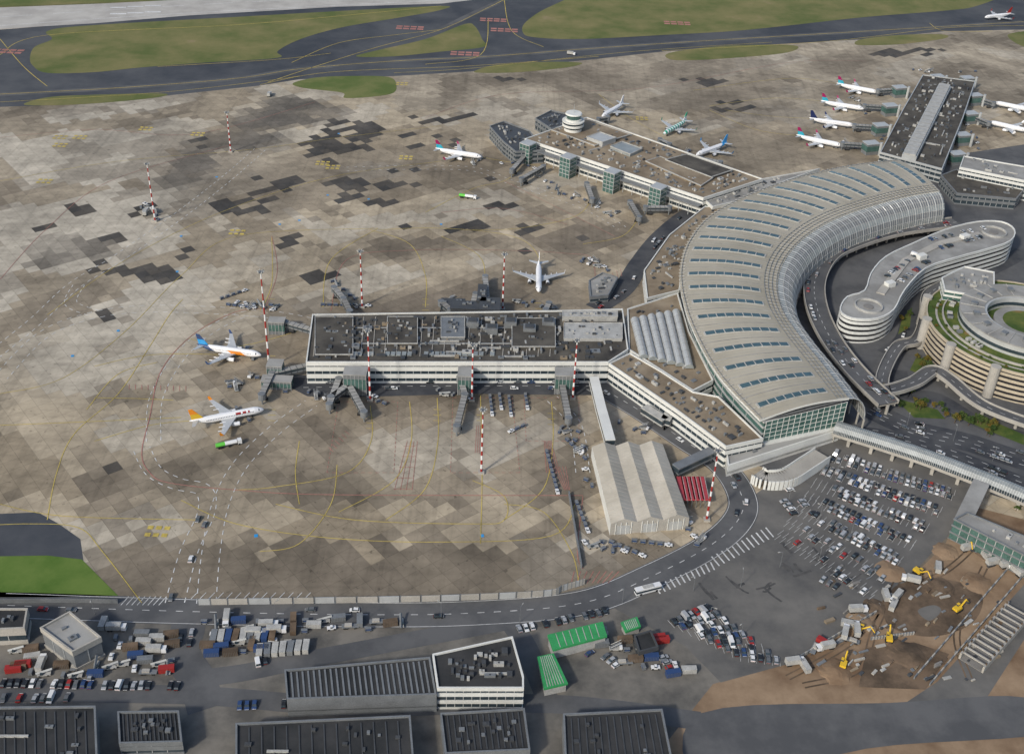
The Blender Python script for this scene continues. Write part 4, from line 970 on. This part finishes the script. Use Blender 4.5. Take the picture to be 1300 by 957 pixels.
for a in [(395,500,420,510,5),(320,475,370,500,6),(290,485,305,495,4),(300,388,350,392,10),(470,505,490,512,4),(560,500,600,505,5),(560,380,640,398,8),(640,380,700,392,6),(745,690,790,700,7),(860,650,885,690,8),(735,560,750,640,7),(785,540,830,550,4),(180,262,205,278,6),(420,350,450,392,7),(640,190,700,235,12),(700,240,800,280,12),(740,330,790,350,8),(1060,185,1120,190,7),(1080,120,1120,180,10),(830,190,900,200,5),(300,515,320,540,4),(310,440,330,460,3),(600,205,650,212,5),(1150,90,1240,92,6),(1220,130,1240,190,9),(690,545,740,550,4)]: scat(GS,*a)
MX=['truck','cargo_container','belt_loader','boarding_stairs','dark_container','brown_container','baggage_cart','flatbed_trailer','flatbed_trailer','baggage_cart','blue_container','tow_tractor','belt_loader','tow_tractor']
for a in [(135,795,215,850,50),(150,815,212,815,40),(145,840,215,850,20),(20,815,45,855,18),(270,798,400,796,34),(270,825,390,818,30),(400,795,500,792,22),(770,810,850,850,24),(800,835,870,858,20),(30,855,150,850,8)]: scat(MX,*a,rot=.15,jit=2.0,gap=4.6)
for x,y in [(18,852),(30,846),(212,852),(835,812),(840,815)]: pe('red_container',x,y,.2)
for k in range(9): pe(['dark_container','cargo_container','blue_container','brown_container','cargo_container'][k%5],272+k*9.3,811-k*.3,1.62+random.uniform(-.06,.06))
for k in range(7): pe(['cargo_container','dark_container','cargo_container'][k%3],330+k*9.8,829-k*.9,1.66+random.uniform(-.06,.06))
for x,y in [(1070,845),(1226,690),(1165,728),(1128,812),(1215,775),(1090,800)]: pe('excavator',x,y)
pe('red_container',1045,818,-.7)
scat(['cargo_container','truck','flatbed_trailer'],1010,850,1220,700,14,jit=2.5); scat(['cargo_container','truck'],1215,680,1290,725,10,rot=.4,jit=1.5)
def heap(x,y,r,h,mat='earth'):
    b=B('spoil_heap'); p=P(x,y); n=18; rings=[]
    for k in range(6):
        t=k/5; rr=r*(1-t)+.2; rings.append([(p.x+rr*math.cos(2*math.pi*i/n)*(1+.4*noise.noise(Vector((i*.7,k,x)))),p.y+rr*math.sin(2*math.pi*i/n)*(1+.4*noise.noise(Vector((i*.7,k+5,y)))),h*(t**.8)*(1+.2*noise.noise(Vector((i,k,y))))) for i in range(n)])
    for k in range(5):
        for i in range(n): j=(i+1)%n; b.face('m',mat,[rings[k][i],rings[k][j],rings[k+1][j],rings[k+1][i]])
    b.face('m',mat,rings[5]); b.single()
for a in [(1130,725,7,1.5),(1200,700,6,1.6),(1090,790,6,1.4),(1060,852,7,1.8),(1240,740,7,1.4),(1150,830,8,1.4,'earth_dark'),(1195,745,6,1.2,'earth_dark'),(1110,770,5,1.6,'earth_dark'),(1250,700,5,1.6,'earth_dark')]: heap(*a)
# partly built concrete structure beside the haul road
b=B('unfinished_structure'); q0=P(1232,845).to_2d(); q1=P(1292,778).to_2d(); d=(q1-q0).normalized(); nn=Vector((-d.y,d.x)); L=(q1-q0).length
for s in (-5,5): b.beam('walls','concrete',q0+nn*s,q1+nn*s,.8,0,3.4)
b.beam('slab','concrete_dark',q0,q1,9.2,0,.4)
for k in range(12):
    c=q0+d*(L*(k+.5)/12); b.beam('cross_beams','concrete',c-nn*4.6,c+nn*4.6,.6,2.6,3.2)
    for s in (-5,5): b.box('rebar_starters','earth_dark',c+nn*s,.5,.5,3.4,4.4)
b.finish()
b=B('formwork_pile')
for k in range(110):
    q=P(random.uniform(1040,1270),random.uniform(715,865)); b.box('m',random.choice(['unit_light','earth_dark','metal_grey','concrete','metal_dark','concrete_dark','roof_brown']),q,random.uniform(1,5),random.uniform(.5,1.6),.1,random.uniform(.3,1.2),.6+random.uniform(-.3,.3))
b.single()
b=B('sheet_pile_wall')
for x0,y0,x1,y1 in [(1180,870,1300,730),(1160,862,1280,722),(1105,812,1160,805),(1010,838,1112,778)]:
    a,c_=P(x0,y0).to_2d(),P(x1,y1).to_2d()
    for k in range(30): b.beam('m','concrete' if k%2 else 'metal_grey',a.lerp(c_,k/30),a.lerp(c_,(k+.95)/30),.5,0,1.6)
b.single()
tk=B('vehicle_track')
for pts in ([(1000,860),(1080,815),(1130,760),(1200,725),(1240,690)],[(1020,870),(1090,850),(1110,800),(1140,735)],[(1250,720),(1215,800),(1230,860)]):
    for o in (-1.2,1.2): ribbon(tk,'earth_dark',W(pts),.7,Z3+.035,None,o)
tk.single()
# ---------------------------------------------------------------- trees
def tree_mesh(seed,leaf):
    rnd=random.Random(seed); b=B('tree')
    b.cyl('t','bark',(0,0),.28,.14,0,3.6,8)
    cl=[]
    for k in range(7):
        a=rnd.random()*6.28; e=rnd.uniform(.5,1.2); L=rnd.uniform(1.6,3); s=Vector((0,0,rnd.uniform(2.2,3.5))); t=s+Vector((math.cos(a)*math.cos(e),math.sin(a)*math.cos(e),math.sin(e)))*L
        b.strut('t','bark',s,t,.12); cl.append((t,rnd.uniform(.9,1.5)))
    cl.append((Vector((0,0,5.4)),1.5))
    for c,r in cl:
        for _ in range(75):
            v=Vector((rnd.gauss(0,1),rnd.gauss(0,1),rnd.gauss(0,.8))).normalized()*r*(rnd.random()**.4); p=c+v
            u=Vector((rnd.gauss(0,1),rnd.gauss(0,1),rnd.gauss(0,1))).normalized(); w=u.orthogonal().normalized(); q=u.cross(w); s=rnd.uniform(.14,.3)
            b.face('l',leaf,[p-w*s-q*s,p+w*s-q*s,p+w*s+q*s,p-w*s+q*s])
    return b.single(link=False)
TM=[tree_mesh(i,l) for i,l in enumerate(['leaf_autumn','leaf_green','leaf_autumn','leaf_green'])]
for x0,y0,x1,y1,n in [(1150,505,1200,530,12),(1120,505,1150,520,4),(1200,525,1290,560,12),(1170,455,1185,475,5),(1145,400,1152,418,3),(1290,640,1300,655,3),(1180,350,1200,340,4)]:
    for _ in range(n):
        t=R(); p=P(x0+(x1-x0)*t+random.uniform(-8,8),y0+(y1-y0)*t+random.uniform(-6,6)); o=put(random.choice(TM),'tree',p,R()*6,0); s=random.uniform(.5,.95); o.scale=(s,s,s*random.uniform(.9,1.1))
for k in range(24):
    a=math.pi*(.6+1.2*R()); r=random.uniform(47,53); c=P(1302,412,20); o=put(random.choice(TM),'roof_shrub',(c.x+r*math.cos(a),c.y+r*math.sin(a)),R()*6,18); s=.26; o.scale=(s*1.5,s*1.5,s)
# ---------------------------------------------------------------- camera, light
cam=bpy.data.cameras.new('camera'); co=bpy.data.objects.new('camera',cam); col.objects.link(co)
cam.sensor_width=36; cam.sensor_fit='HORIZONTAL'; cam.lens=36*F_PX/1300; cam.shift_y=-(478.5-CY)/1300; cam.clip_end=40000; cam.clip_start=1
co.matrix_world=Matrix(((c_rt.x,c_up.x,-fw.x,0),(c_rt.y,c_up.y,-fw.y,0),(c_rt.z,c_up.z,-fw.z,CAM_H),(0,0,0,1)))
sc=bpy.context.scene; sc.camera=co
el=math.radians(34); sd=Vector((-.62,-.78,0)).normalized(); az=math.atan2(sd.x,sd.y); sv=Vector((sd.x*math.cos(el),sd.y*math.cos(el),math.sin(el)))
w=bpy.data.worlds.new('World'); sc.world=w; w.use_nodes=True; nt=w.node_tree; sk=nt.nodes.new('ShaderNodeTexSky'); sk.sky_type='NISHITA'; sk.sun_disc=False; sk.sun_elevation=el; sk.sun_rotation=az; sk.dust_density=2
bg=nt.nodes['Background']; bg.inputs['Strength'].default_value=.15; nt.links.new(sk.outputs[0],bg.inputs[0])
sl=bpy.data.lights.new('sun','SUN'); sl.energy=2.8; sl.angle=math.radians(5); sl.color=(1,.95,.86); so=bpy.data.objects.new('sun',sl); col.objects.link(so); so.rotation_euler=sv.to_track_quat('Z','Y').to_euler()
sc.view_settings.view_transform='Standard'; sc.view_settings.look='None'; sc.view_settings.exposure=0
